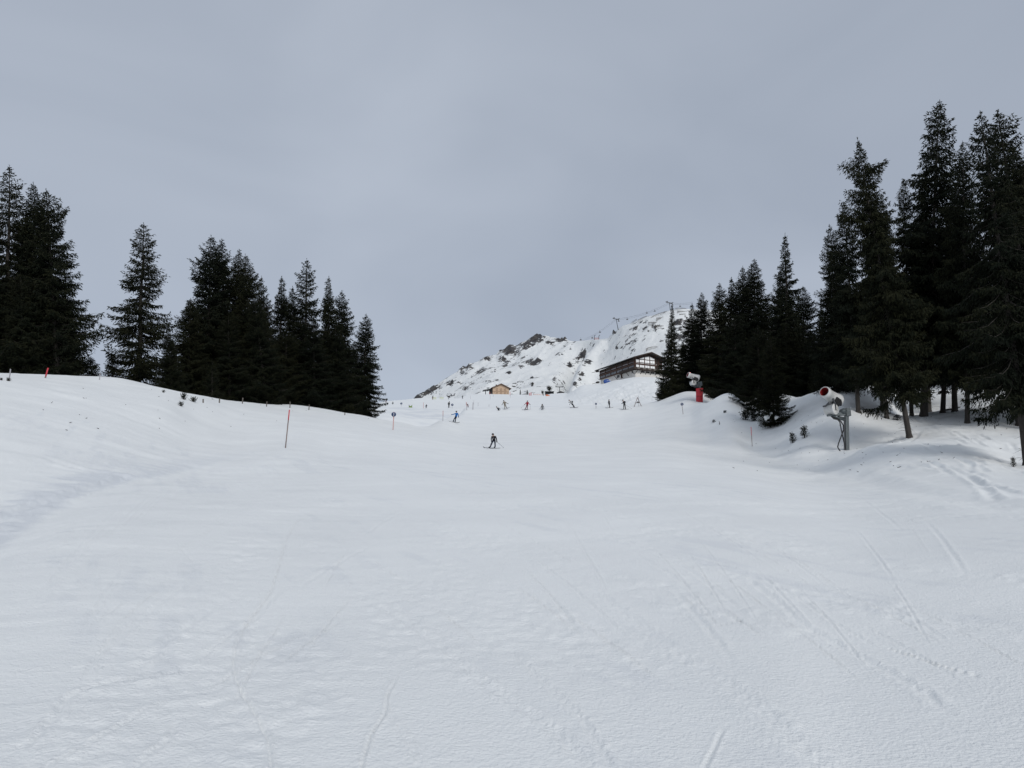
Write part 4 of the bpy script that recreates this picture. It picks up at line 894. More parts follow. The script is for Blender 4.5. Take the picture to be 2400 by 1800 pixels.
# canopy left of the chalet
p = at(1143, 925, 418); z = p.z - 1
cn = thing('lift_canopy', 'dark slanting lift station canopy on posts touching the left side of the wooden chalet', 'canopy', (p.x, 418, z), R(8))
part('roof', lambda m: m.hexa([(-2.8, -1.5, 3.1), (3.2, -1.5, 4.3), (3.2, 2.5, 4.3), (-2.8, 2.5, 3.1)], [(-2.8, -1.5, 3.45), (3.2, -1.5, 4.65), (3.2, 2.5, 4.65), (-2.8, 2.5, 3.45)]), M_DSTEEL, cn)
for x in (-1.2, 2.0): part('post', lambda m: m.cyl((x, 0, 0), (x, 0, 3.5 + x * .15), .22, n=6), M_DSTEEL, cn)
part('bullwheel', lambda m: (m.cyl((.2, .4, 4.9), (.2, .4, 5.1), .9, n=16), m.box((.2, .4, 4.6), (.3, .3, .9))), M_STEEL, cn)
# low huts and shed
p = at(1288, 927, 400); z = p.z - .4
sh = thing('shed', 'black open-fronted shed on the crest with orange things at its left corner', 'shed', (p.x, 400, z), R(6))
part('wall', lambda m: (m.box((0, 1.6, 1.3), (4.6, .15, 2.6)), m.box((-2.3, .8, 1.3), (.15, 1.7, 2.6)), m.box((2.3, .8, 1.3), (.15, 1.7, 2.6))), M_BLACKPANE, sh)
part('roof', lambda m: m.box((0, .7, 2.66), (5.0, 2.4, .14)), M_DSTEEL, sh)
part('stored_panel', lambda m: m.box((.6, .3, 1.0), (2.2, .12, 1.1), rot=Matrix.Rotation(R(-28), 3, 'Y')), M_STEEL, sh)
p = at(1314, 925.5, 398); z = p.z - .5
hu = thing('lift_hut', 'low dark hut with shallow pointed roof below the T-shaped lift tower', 'hut', (p.x, 398, z))
part('wall', lambda m: m.box((0, 0, .8), (3.2, 2.2, 1.6)), M_DSTEEL, hu)
part('roof', lambda m: m.hexa([(-2.1, -1.4, 1.6), (2.1, -1.4, 1.6), (2.1, 1.4, 1.6), (-2.1, 1.4, 1.6)], [(-.4, -.3, 2.5), (.4, -.3, 2.5), (.4, .3, 2.5), (-.4, .3, 2.5)]), M_ROOF, hu)
p = at(1324, 925, 396); part('white_mast', lambda m: m.cyl((1.6, 0, 0), (1.6, 0, 3.9), .12, n=6), M_PLASTER, hu)
# orange net fence between red posts and shed
pa, pb = at(1250, 927, 401), at(1278, 928, 401)
ne = thing('safety_net', 'thin orange net strung along the crest left of the black shed', 'net', (0, 0, 0))
def net(m):
    n_ = 14
    for k in range(n_ + 1):
        q = pa.lerp(pb, k / n_); g = ground(q.x, q.y); m.cyl((q.x, q.y, g - .2), (q.x, q.y, g + .75), .03, n=4)
    for h_ in (.12, .3, .5, .7):
        m.tube([(pa.lerp(pb, k / n_).x, pa.y, ground(pa.lerp(pb, k / n_).x, pa.y) + h_) for k in range(n_ + 1)], .022, 4)
part('net', net, M_ORANGE, ne)
pt = hit(1282, 928, 330, 440); part_o = MB(); part_o.ell((0, 0, .35), (.8, .5, .45), 10, 6); part_o.ell((.9, .1, .25), (.5, .4, .35), 10, 6)
o = part_o.build('orange_cover', M_ORANGE, loc=(pt.x, pt.y - .5, ground(pt.x, pt.y - .5))); o['label'] = 'orange padded covers heaped at the left corner of the black shed'; o['category'] = 'cover'

# ------------------------------------------------------------ snow guns
def snow_gun(loc, rz, label, padded=False, s=1.0):
    t = thing('snow_gun', label, 'snow gun', loc, rz, group='fan snow guns on masts beside the piste', scale=(s,) * 3)
    P_ = lambda n_, fn, m_, par=t: part(n_, fn, m_, par)
    if padded:
        pad = P_('padded_cover', lambda m: m.hexa([(-.62, -.30, -.4), (-.05, -.55, -.4), (.48, -.25, -.4), (.1, .45, -.4)], [(-.50, -.30, 2.18), (.05, -.50, 2.18), (.62, -.25, 2.18), (.2, .45, 2.18)]), M_PAD)
        P_('strap', lambda m: m.hexa([(-.585, -.33, .8), (-.02, -.57, .8), (.54, -.27, .8), (.15, .48, .8)], [(-.582, -.33, .86), (-.02, -.57, .86), (.545, -.27, .86), (.15, .48, .86)]), M_GUNRED, pad)
        P_('mast', lambda m: m.box((.12, 0, 2.35), (.26, .26, .9)), M_STEEL)
    else:
        P_('mast', lambda m: m.hexa([(-.14, -.12, -.5), (.12, -.12, -.5), (.12, .14, -.5), (-.14, .14, -.5)], [(.10, -.12, 3.15), (.36, -.12, 3.15), (.36, .14, 3.15), (.10, .14, 3.15)]), M_STEEL)
        P_('inner_rail', lambda m: m.hexa([(-.26, -.05, -.5), (-.17, -.05, -.5), (-.17, .05, -.5), (-.26, .05, -.5)], [(-.02, -.05, 2.6), (.07, -.05, 2.6), (.07, .05, 2.6), (-.02, .05, 2.6)]), M_DSTEEL)
    P_('mast_head', lambda m: (m.box((.30, 0, 2.98), (.36, .42, .62)), m.cyl((-.05, -.24, 3.05), (-.05, .24, 3.05), .22, n=14), m.box((.12, 0, 3.10), (.34, .34, .34))), M_STEEL)
    P_('swing_arm', lambda m: (m.hexa([(-1.28, -.18, 2.66), (.05, -.18, 2.72), (.05, .18, 2.72), (-1.28, .18, 2.66)], [(-1.28, -.18, 2.80), (.05, -.18, 3.00), (.05, .18, 3.00), (-1.28, .18, 2.80)]),
                           m.cyl((-.95, -.14, 2.66), (.0, -.1, 2.36), .055, n=8), m.cyl((-.95, .14, 2.66), (.0, .1, 2.36), .055, n=8), m.cyl((-.5, 0, 2.62), (.1, 0, 2.52), .075, n=8)), M_STEEL)
    ax = Vector((-.76, -.58, .29)).normalized()
    c0 = Vector((-.20, .50, 3.96)); BS = 1.17
    P_('barrel', lambda m: m.lathe(c0, ax, [(-.02, .50), (0, .56), (.10, .59), (.22, .57), (.36, .51), (.9, .45), (1.5, .405), (1.52, .43), (1.58, .45), (1.86, .45), (1.92, .43), (1.92, .355)], 32), M_WHITE)
    ba = P_('inner_duct', lambda m: (m.lathe(c0, ax, [(1.92, .357), (1.5, .335), (.8, .33)], 28), m.lathe(c0, ax, [(.82, .335), (.82, .0)], 20)), M_GUNRED)
    P_('nozzle_ring', lambda m: [m.cyl(c0 + ax * 1.925 + (ax.orthogonal().normalized() * math.cos(a) + ax.cross(ax.orthogonal().normalized()) * math.sin(a)) * .39, c0 + ax * 1.96 + (ax.orthogonal().normalized() * math.cos(a) + ax.cross(ax.orthogonal().normalized()) * math.sin(a)) * .39, .016, n=5) for a in [k * math.pi / 14 for k in range(28)]], M_DSTEEL)
    P_('fan_hub', lambda m: (m.cyl(c0 + ax * .83, c0 + ax * 1.15, .11, .05, 12), [m.tube([c0 + ax * .95, c0 + ax * .95 + (ax.orthogonal().normalized() * math.cos(a) + ax.cross(ax.orthogonal().normalized()) * math.sin(a)) * .31], [.05, .03], 5) for a in [k * math.pi / 3 for k in range(6)]]), M_BLACK)
    P_('intake_grille', lambda m: [m.lathe(c0 - ax * .03, ax, [(0, r_), (.015, r_ + .012), (0, r_ + .024), (-.015, r_ + .012)], 24) for r_ in (.08, .18, .28, .38, .48)], M_DSTEEL)
    P_('side_recess', lambda m: (m.box(c0 + ax * .62 + Vector((.16, -.26, -.34)), (.72, .44, .46), 0, rot=ax.to_track_quat('X', 'Z').to_matrix()),), M_BLACK)
    P_('yoke', lambda m: (m.tube([Vector((-1.05, .30, 3.15)), Vector((-1.2, .42, 3.55)), c0 + ax * .9 + Vector((.25, .3, -.1))], .07, 6), m.tube([Vector((-.78, -.34, 3.15)), Vector((-.80, -.42, 3.6)), c0 + ax * .9 + Vector((-.12, -.40, -.05))], .075, 6), m.box((-.98, 0, 3.58), (.5, .5, .16)), m.cyl((-1.62, -.1, 3.42), (-1.25, -.05, 3.52), .07, n=8)), M_DSTEEL)
    dx = Vector((.62, -.78, -.02)).normalized(); d0 = Vector((-1.28, .33, 3.20))
    P_('compressor_drum', lambda m: (m.lathe(d0, dx, [(0, 0), (0, .30), (.05, .41), (.74, .41), (.76, .44), (.84, .44), (.86, .41), (.86, 0)], 28),), M_WHITE)
    dn = dx; e1 = Vector((0, 0, 1)); e2 = dn.cross(e1).normalized(); cc = d0 + dx * .865
    P_('drum_emblem', lambda m: [m.box(cc + e2 * (math.sin(a) * .11) + e1 * (math.cos(a) * .11) + dn * .008, (.012, .05, .17), 0, rot=Matrix((dn, e2 * math.cos(a) - e1 * math.sin(a), e1 * math.cos(a) + e2 * math.sin(a))).transposed()) for a in (0, 2.2, 4.1)], M_BLACK)
    P_('bolt', lambda m: [m.ell(d0 + dx * k + Vector((0, 0, -.30)) + Vector((-.12, -.16, 0)), (.045,) * 3, 8, 5) for k in (.12, .62)], M_BLACK)
    P_('hose', lambda m: m.tube([(-.98, -.05, 2.62), (-.85, -.08, 2.45), (-.55, -.08, 2.38), (-.40, -.08, 2.2), (-.34, -.08, 1.6), (-.24, -.06, .9), (-.10, -.05, .1), (-.08, 0, -.3)] if not padded else [(-.98, -.05, 2.62), (-.7, -.08, 2.40), (-.3, -.08, 2.45), (0, -.1, 2.3)], .045, 8), M_BLACK)
    P_('hose', lambda m: m.tube([(-.85, .1, 2.62), (-.6, .05, 2.48), (-.30, 0, 2.30), (-.12, 0, 1.95), (-.12, 0, 1.6), (-.32, 0, 1.15), (-.60, 0, .55), (-.70, 0, .25), (-.62, 0, .06), (-.50, 0, -.10)] if not padded else [(-.85, .1, 2.62), (-.5, .05, 2.42), (-.15, 0, 2.3)], .045, 8), M_BLACK)
    P_('warning_lamp', lambda m: m.ell(c0 + ax * 1.5 + Vector((.05, 0, .47)), (.045, .045, .06), 8, 6), mat('red_lamp', (.8, .1, .1), .3, emit=(1, .15, .15, 3.0)))
    P_('service_rail', lambda m: (m.tube([c0 + ax * .15 + Vector((.06, 0, .60)), c0 + ax * .5 + Vector((.05, 0, .56)), c0 + ax * .9 + Vector((.05, 0, .50))], .03, 5), m.box(c0 + ax * .35 + Vector((.05, 0, .53)), (.3, .12, .10), rot=ax.to_track_quat('X', 'Z').to_matrix())), M_DSTEEL)
    return t
g = hit(1985, 1055, 45, 75); snow_gun((g.x, g.y, g.z), 0, 'near white fan snow gun with red mouth on a grey steel mast')
g2 = hit(1641, 942, 95, 140); snow_gun((g2.x, g2.y, g2.z), R(-26), 'far white fan snow gun on a red padded post before the right wood', True, 1.02)
b_ = hit(1699, 967, 70, 125); o = MB(); o.box((0, 0, .1), (.30, .22, .32)); o.box((.0, -.115, .12), (.16, .02, .16), 1); o.cyl((.17, 0, .22), (.26, 0, .27), .02, n=5); o = o.build('hydrant_box', [M_DSTEEL, M_STEEL], loc=b_); o['label'] = 'small dark grey hydrant box half sunk in the snow right of the red padded post'; o['category'] = 'box'
o = MB(); o.tube([(0, 0, -.1), (.03, 0, .2), (.0, .02, .42)], [.06, .045, .02], 6); o = o.build('stick', M_BARK, loc=hit(1686, 995, 70, 125)); o['label'] = 'short dark stub of wood poking from the snow right of the tiny twiggy sapling'; o['category'] = 'stick'
fb = hit(2232, 962, 60, 100); o = MB(); o.tube([(-.9, 0, .04), (-.2, .2, .14), (.5, .3, .28), (1.1, .5, .42)], [.11, .10, .07, .03], 7); o.tube([(0, .2, .18), (.4, -.1, .35), (.7, -.2, .35)], [.05, .03, .01], 5); o = o.build('fallen_branch', M_BARK, loc=fb - Vector((0, 0, .03))); o['label'] = 'dark fallen branch lying on the snow under the big right trees'; o['category'] = 'branch'

# ------------------------------------------------------------ piste poles, signs, fence posts
def pole(px, py, hpx, wr, label, mats, group, rmin, rmax, split=None, lean=0.0, name='piste_pole', cat='pole', disc=None):
    p = hit(px, py, rmin, rmax); h = hpx / F * p.y * 1.0
    t = thing(name, label, cat, p, rot=(0, R(lean), 0), group=group)
    if split: part('shaft', lambda m: m.cyl((0, 0, -.3), (0, 0, h * (1 - split)), wr, n=8), mats[0], t); part('red_top', lambda m: m.cyl((0, 0, h * (1 - split)), (0, 0, h), wr * 1.08, n=8), mats[1], t)
    else: part('shaft', lambda m: m.cyl((0, 0, -.3), (0, 0, h), wr, n=8), mats[0], t)
    if disc:
        rad = disc
        part('disc', lambda m: m.lathe((0, -wr - .03, h - rad * 1.08), (0, 1, 0), [(0, 0), (0, rad), (.02, rad), (.02, 0)], 28), M_SIGN, t)
        part('number_stripe', lambda m: m.box((0, -wr - .038, h - rad * 1.08), (rad * .14, .012, rad * 1.7)), M_SIGNW, t)
    return t
pole(669, 1050, 91, .028, 'red-topped piste pole standing alone on the left of the piste, nearest pole', (M_POLEBR, M_RED), None, 20, 60, .27, 2.6)
pole(921, 1008, 43, .045, 'pink piste pole with a navy disc sign, at the right end of the left wood', (M_POLEPK, M_RED), 'piste marker signs with a disc', 50, 99, .3, 1.5, disc=.245)
pole(1763, 1046, 46, .028, 'thin piste pole with red upper half on the right edge, before the lone snowy spruce', (M_POLEBR, M_RED), None, 40, 100, .45, 0)
pole(1601, 971, 28, .03, 'piste marker with a navy disc below the red padded snow gun', (M_POLEBR, M_RED), 'piste marker signs with a disc', 60, 138, None, -4, disc=.22)
pole(1038, 987, 25, .04, 'purple-grey piste pole just left of the blue snowboarder, at the lip of the hollow', (M_POLEGY, M_POLEPK), None, 60, 125, .5)
pole(1094, 961.5, 20, .05, 'pinkish piste pole on the crest in front of the bending skier', (M_POLEGY, M_POLEPK), None, 90, 150, .5, -3)
pole(1108.5, 960, 17, .07, 'thick pinkish grey pole on the crest, left of the khaki snowboarder', (M_POLEGY,), None, 90, 151)
pole(1110.5, 948, 10, .05, 'faint short grey post behind the thick pinkish pole', (M_POLEGY,), None, 170, 400)
pole(1120.5, 952, 9, .045, 'faint pole on the far slope between the thick pinkish pole and the khaki snowboarder', (M_POLEGY,), None, 170, 400)
pole(1146, 957.5, 10, .05, 'faint grey pole on the far slope behind the small leaning skier', (M_POLEGY,), None, 170, 400)
pole(992.5, 957, 14, .05, 'faint orange pole on the far slope left of the crouching dark child', (M_POLEPK,), None, 170, 400)
pole(1060, 956.5, 11, .04, 'small marker with a dark disc beside the person standing in black', (M_POLEGY,), 'piste marker signs with a disc', 170, 400, disc=.33)
pole(940.5, 952, 9, .04, 'small marker with a dark disc on the far slope left of the green mat', (M_POLEGY,), 'piste marker signs with a disc', 170, 400, disc=.3)
pole(1397, 957.5, 14, .045, 'grey marker with a small disc on the crest left of the slim black skier', (M_POLEGY,), 'piste marker signs with a disc', 100, 200, disc=.2)
pole(1195.5, 927, 9, .10, 'red pole at the right corner of the wooden chalet', (M_RED,), None, 300, 440)
pole(1196, 932, 8, .05, 'faint pole on the white slope below the red pole at the chalet corner', (M_POLEGY,), None, 250, 395)
pole(1149, 936, 10, .05, 'faint pole on the white slope below the chalet, left of its twin', (M_POLEGY,), None, 250, 395)
pole(1156, 930, 6, .05, 'faint short pole on the white slope below the chalet, right of its twin', (M_POLEGY,), None, 250, 395)
pole(1233, 930, 5, .05, 'faint short pole below the bushy small conifer', (M_POLEGY,), None, 250, 398)
pole(1102.5, 935, 8, .05, 'faint pole near the far person in black at the left crest', (M_POLEGY,), None, 250, 398)
pole(1148, 925, 6, .09, 'small red pole before the dark left side of the wooden chalet', (M_RED,), None, 300, 440)
pole(1241, 927, 6.5, .16, 'left and shorter one of two thick red posts right of the bushy conifer', (M_RED,), None, 300, 440)
pole(1244.5, 927, 7.5, .22, 'right and thicker one of two red posts right of the bushy conifer', (M_RED,), None, 300, 440)
pole(1250.5, 925, 5, .07, 'thin dark marker post just right of the two red posts', (M_DSTEEL,), None, 300, 440)
pole(22, 886, 22, .035, 'grey wooden pole on the left crest nearest the picture edge', (M_POLEGY,), None, 40, 85)
pole(106, 886, 25, .045, 'red pole leaning right on the crest before the leftmost stand', (M_POLEBR, M_RED), None, 40, 85, .85, 9)
pole(233, 890, 16, .035, 'pale pole on the crest between the small spruce and the open spruce', (M_POLEGY,), None, 40, 85)
for i, (x, y, h, lab) in enumerate([(476, 944, 9, 'first weathered fence post from the left, beside the three small bushes'), (514, 944.5, 11, 'second weathered fence post from the left before the middle left stand'),
        (568, 946, 14, 'third weathered fence post from the left, under the olive spruce'), (624.5, 953, 12, 'fourth weathered fence post, slightly tilted, left of the dark notch in the wood'),
        (679.5, 956, 15, 'fifth weathered fence post, just right above the red-topped piste pole'), (724, 961, 13, 'sixth weathered fence post from the left, before the bare trunks'), (808, 973, 6, 'last very short fence post near the right end of the left wood')]):
    pole(x, y, h, .05, lab, (M_GWOOD,), 'weathered fence posts along the left wood', 50, 110, name='fence_post', cat='post', lean=(i * 37 % 7) - 3)
# A-frame on the crest
af = hit(1495, 953, 110, 160); t = thing('a_frame', 'brown A-shaped wooden frame with a crossbar standing on the crest right of the dark skiers', 'wooden frame', af)
part('leg', lambda m: m.cyl((-.76, 0, -.25), (.0, 0, 1.75), .055, n=6), M_POLEBR, t); part('leg', lambda m: m.cyl((.72, 0, -.1), (-.02, .08, 1.75), .055, n=6), M_POLEBR, t); part('rear_leg', lambda m: m.cyl((.28, .5, -.1), (.2, .1, 1.95), .035, n=6), M_POLEGY, t)
part('crossbar', lambda m: m.box((-.02, 0, .72), (.74, .06, .10)), M_DWOOD, t); part('bell_plate', lambda m: m.ell((.02, -.02, .86), (.16, .05, .10), 10, 6), M_BLACK, t)
gm = hit(962, 955, 170, 300); t = thing('crash_mat', 'green and black crash mat with raised corners on the far white slope', 'mat', gm)
part('panel', lambda m: m.hexa([(-.42, -.1, -.05), (.42, -.1, -.05), (.42, .1, -.05), (-.42, .1, -.05)], [(-.42, -.1, .38), (.42, -.1, .34), (.42, .1, .34), (-.42, .1, .38)]), M_GREEN, t)
for s_ in (-1, 1): part('raised_corner', lambda m: m.hexa([(s_ * .32 - .1, -.12, .3), (s_ * .32 + .1, -.12, .3), (s_ * .32 + .1, .1, .3), (s_ * .32 - .1, .1, .3)], [(s_ * .38 - .04, -.12, .70), (s_ * .38 + .04, -.12, .70), (s_ * .38 + .04, .1, .70), (s_ * .38 - .04, .1, .70)]), M_BLACK if s_ < 0 else M_GREEN, t)
for px, lab in ((1035, 'yellow green net barrier on the left crest, right one of two'), (1018, 'yellow green net barrier beside the dark figure, left one of two')):
    q = hit(px, 936, 280, 345); t = thing('net_barrier', lab, 'net', q, group='yellow green nets on the left crest')
    part('net', lambda m: [m.box((x_, 0, .45), (.06, .04, 1.1 - abs(x_) * .35)) for x_ in (-.7, -.35, 0, .35, .7)] + [m.box((0, 0, z_), (1.5, .03, .05)) for z_ in (.3, .6, .85)], M_YEL, t)

# ------------------------------------------------------------ chairlift on the mountain
def pylon(px, pyt, pyb, label, arm=9.5, wide=True):
    b0 = mount(px[1], pyb); b0.z -= 4; D = b0.y; tp_ = at(px[0], pyt, D)
    t = thing('lift_pylon', label, 'lift pylon', b0, group='chairlift pylons on the mountain ridge'); v = tp_ - b0
    part('mast', lambda m: m.cyl((0, 0, 0), v, .6, .4, 8), M_DSTEEL, t)
    part('crossarm', lambda m: m.box(v, (arm, 1.2, 1.0), rot=Matrix.Rotation(R(14), 3, 'Y')), M_DSTEEL, t)
    for s_ in (-1, 1): part('sheave_train', lambda m: m.box(v + Vector((s_ * arm * .40, 0, 1.1 - s_ * arm * .1)), (3.6, .8, 1.0), rot=Matrix.Rotation(R(-22), 3, 'Y')), M_DSTEEL, t)
    return tp_
ta = pylon((1444, 1449.5), 748, 770, 'steel lift pylon leaning on the ridge left of the snow barriers')
tb = pylon((1569, 1571.5), 710, 727, 'upper steel lift pylon on the ridge top beside the slender spruce tip')
cl = mount(1372, 797); cl.z += 6; cfar = at(1625, 709, tb.y)
def cable(dz, label):
    m = MB()
    pts = []
    for a, b, sag in ((at(1368, 797, 1230), ta, 3), (ta, tb, 5), (tb, cfar, 2)):
        for k in range(10):
            s_ = k / 9; q = a.lerp(b, s_); pts.append(Vector((q.x, q.y, q.z - sag * 4 * s_ * (1 - s_) + dz)))
    m.tube(pts, .10, 4); o = m.build('lift_cable', M_DSTEEL); o['label'] = label; o['category'] = 'cable'; o['group'] = 'haul cables of the ridge chairlift'
cable(.9, 'upper thin haul cable of the chairlift along the ridge'); cable(-1.2, 'lower thin haul cable of the chairlift along the ridge')
mc = MB(); mc.cyl((0, 0, 0), (0, 0, 3.2), .12, n=4); mc_m = mc.mesh('hanger', [M_DSTEEL]); mb2 = MB(); mb2.hexa([(-1.5, -.6, -1.0), (1.5, -.6, -1.0), (1.5, .6, -1.0), (-1.5, .6, -1.0)], [(-.8, -.3, .6), (.8, -.3, .6), (.8, .3, .6), (-.8, .3, .6)]); mb_m = mb2.mesh('bubble_seat', [M_DSTEEL])
for x, y, lab in [(1361, 796, 'lowest lift chair left of the red curved frame, against the hill'), (1337, 817.5, 'lift chair hanging low over the snow gully'), (1388, 791.5, 'lift chair right at the red curved frame'), (1406, 778, 'lift chair above the red curved frame'), (1450, 752, 'lift chair just right of the left lift pylon'),
                  (1470, 748, 'second lift chair right of the left lift pylon'), (1516, 733, 'lift chair above the ridge fence, left of two close ones'), (1534.5, 728.5, 'lift chair above the ridge fence, right of two close ones'), (1576, 714.5, 'lift chair just right of the upper lift pylon'), (1594, 717.5, 'lift chair in the sky gap beside the right wood'), (1317, 830, 'lift chair dark against the white gully, lowest of all')]:
    D = 1060 if x > 1420 else 1000
    t = thing('lift_chair', lab, 'lift chair', at(x, y, D), group='chairs of the ridge chairlift'); link('hanger', mc_m, t); link('bubble_seat', mb_m, t)
# red curved frame at the saddle
q = mount(1393, 797); t = thing('curved_frame', 'pair of curved-top poles with a red net between them on the mountain saddle', 'frame', q)
k_ = q.y / F
for s_ in (0, 11): part('curved_pole', lambda m: m.tube([(s_ * k_, 0, -2), (s_ * k_, 0, 8 * k_), ((s_ + .8) * k_, 0, 10.5 * k_), ((s_ + 3) * k_, 0, 11.5 * k_)], .5, 5), M_DSTEEL, t)
part('red_net', lambda m: [m.box(((x_) * k_, 0, 2.6 * k_), (.35, .3, 5.0 * k_)) for x_ in (1, 2.5, 4, 5.5, 7, 8.5, 10)] + [m.box((5.5 * k_, 0, z_ * k_), (10 * k_, .3, .35)) for z_ in (1.2, 3, 4.8)], M_POLEPK, t)
# snow bridges and ridge fences
def barrier(x0, y0, x1, y1, hpx, label, n_=8, dark=False, nm='snow_barrier', cat='snow barrier', grp='rows of snow barriers on the mountain'):
    pts = [mount(x0 + (x1 - x0) * k / n_, y0 + (y1 - y0) * k / n_ + hpx) for k in range(n_ + 1)]
    D = sum(p.y for p in pts) / len(pts); pts = [at(x0 + (x1 - x0) * k / n_, y0 + (y1 - y0) * k / n_ + hpx, D) for k in range(n_ + 1)]
    hh = hpx / F * D; c0_ = pts[0].copy(); t = thing(nm, label, cat, c0_, group=grp)
    for k in range(n_ + 1): part('support', lambda m: (m.cyl(pts[k] - c0_ + Vector((0, 0, -3)), pts[k] - c0_ + Vector((.8, 1.2, hh)), .22, n=4), m.cyl(pts[k] - c0_ + Vector((0, -2, -3)), pts[k] - c0_ + Vector((.8, 1.2, hh * .8)), .16, n=4)), M_GWOOD if not dark else M_DWOOD, t)
    for q_ in (.35, .65, .95): part('crossbeam', lambda m: m.tube([p - c0_ + Vector((.5, .4, hh * q_)) for p in pts], .17, 4), M_GWOOD if not dark else M_DWOOD, t)
barrier(1538, 744, 1558, 742.5, 4.5, 'short snow barrier row, upper left one below the ridge fence', 7)
barrier(1519, 754, 1556, 754, 4.0, 'longest dark snow barrier row, middle of the three left rows', 12, True)
barrier(1534, 761.5, 1560, 763.5, 4.0, 'lowest of the three left snow barrier rows', 9)
barrier(1587, 727.5, 1610, 729, 4.0, 'top snow barrier row seen right of the slender spruce tip', 8)
barrier(1592, 735, 1606, 735, 3.6, 'second snow barrier row from the top, right of the slender spruce tip', 6)
barrier(1589, 750, 1607, 751, 4.0, 'lower snow barrier row right of the slender spruce tip', 7)
for pts_, lab in (([(1514, 820), (1519, 817), (1528, 815), (1540, 814.5), (1552, 816)], 'curved snow fence above the lodge roof'), ([(1481, 757), (1492, 749.5)], 'lower piece of the ridge-top fence'), ([(1495, 752), (1506, 746), (1516, 742.5)], 'middle piece of the ridge-top fence'), ([(1524, 748), (1532, 742), (1544, 736.5), (1562, 731)], 'upper long piece of the ridge-top fence'), ([(1582, 724), (1597, 723.5), (1608, 724.5)], 'ridge-top fence right of the slender spruce tip')):
    ps = [mount(x, y) for x, y in pts_]; Dm = sum(p.y for p in ps) / len(ps); ps = [at(x, y, Dm - 2) for x, y in pts_]
    c0_ = ps[0].copy(); t = thing('snow_fence', lab, 'fence', c0_, group='snow fences on the mountain')
    fine = [ps[i].lerp(ps[i + 1], k / 5) for i in range(len(ps) - 1) for k in range(5)] + [ps[-1]]
    for q_ in fine: part('post', lambda m: m.cyl(q_ - c0_ + Vector((0, 0, -2)), q_ - c0_ + Vector((0, 0, 1.8)), .18, n=4), M_GWOOD, t)
    part('rail', lambda m: m.tube([p - c0_ + Vector((0, 0, 1.0)) for p in fine], .26, 4), M_GWOOD, t)

# twigs and needles dropped on the snow near the trees
rs = np.random.RandomState(77); m = MB()
for k in range(150):
    if k < 110: q = hit(rs.uniform(1700, 2400), rs.uniform(945, 1110), 45, 110)
    else: q = hit(rs.uniform(60, 900), rs.uniform(895, 1010), 30, 100)
    l_ = rs.uniform(.04, .16); a_ = rs.uniform(0, 6.28); dd = Vector((math.cos(a_), math.sin(a_), rs.uniform(0, .4))) * l_
    m.tube([q + Vector((0, 0, .01)), q + dd + Vector((0, 0, .02))], [.018, .008], 4)
m.build('fallen_twigs', M_BARK, kind='stuff', label='dark twigs and needle litter scattered on the snow near the trees', category='twigs')
# ------------------------------------------------------------ people
def cloth(name, col, var=.2, sc=9): return mat(name, col, .85, var=var, scale=sc, spec=.12)
C_BLACK = cloth('black_cloth', (.018, .018, .021)); C_DARK = cloth('charcoal_cloth', (.035, .038, .045)); C_BLUE = cloth('blue_jacket', (.012, .115, .36), .12)
C_KHAKI = cloth('khaki_cloth', (.20, .18, .145)); C_RED = cloth('dark_red_jacket', (.26, .012, .025)); C_WINE = cloth('maroon_trousers', (.13, .05, .055)); C_GREY = cloth('grey_cloth', (.17, .18, .19))
C_LGREY = cloth('pale_grey_patterned_cloth', (.28, .29, .30), .45, 14); C_NAVY = cloth('navy_cloth', (.02, .025, .045)); C_SKIN = mat('skin', (.50, .33, .25), .6, var=.08)
C_VISOR = mat('mirrored_visor', (.30, .34, .38), .15, .5, var=.2)
m_ = bpy.data.materials.new('camouflage_cloth'); m_.use_nodes = True; t_ = m_.node_tree; v_ = N(t_, 'ShaderNodeTexVoronoi'); v_.inputs['Scale'].default_value = 7; rp_ = N(t_, 'ShaderNodeValToRGB'); rp_.color_ramp.interpolation = 'CONSTANT'
tc_ = N(t_, 'ShaderNodeTexCoord'); rp_.color_ramp.elements[0].color = (.015, .015, .018, 1); rp_.color_ramp.elements[1].position = .86; rp_.color_ramp.elements[1].color = (.26, .26, .27, 1)
t_.links.new(tc_.outputs['Object'], v_.inputs['Vector']); t_.links.new(v_.outputs['Color'], rp_.inputs['Fac']); t_.links.new(rp_.outputs[0], t_.nodes['Principled BSDF'].inputs['Base Color']); t_.nodes['Principled BSDF'].inputs['Roughness'].default_value = .8; t_.nodes['Principled BSDF'].inputs['Specular IOR Level'].default_value = .1
C_CAMO = m_
BONES = [('pel', 'spi'), ('spi', 'che'), ('che', 'nek'), ('nek', 'hed'), ('hed', 'top'), ('che', 'shL'), ('shL', 'elL'), ('elL', 'haL'), ('haL', 'fiL'), ('che', 'shR'), ('shR', 'elR'), ('elR', 'haR'), ('haR', 'fiR'),
         ('pel', 'hiL'), ('hiL', 'knL'), ('knL', 'anL'), ('anL', 'toL'), ('pel', 'hiR'), ('hiR', 'knR'), ('knR', 'anR'), ('anR', 'toR')]
RAD = dict(pel=.155, spi=.150, che=.170, nek=.075, hed=.095, top=.080, shL=.085, shR=.085, elL=.060, elR=.060, haL=.048, haR=.048, fiL=.030, fiR=.030, hiL=.105, hiR=.105, knL=.078, knR=.078, anL=.075, anR=.075, toL=.055, toR=.055)
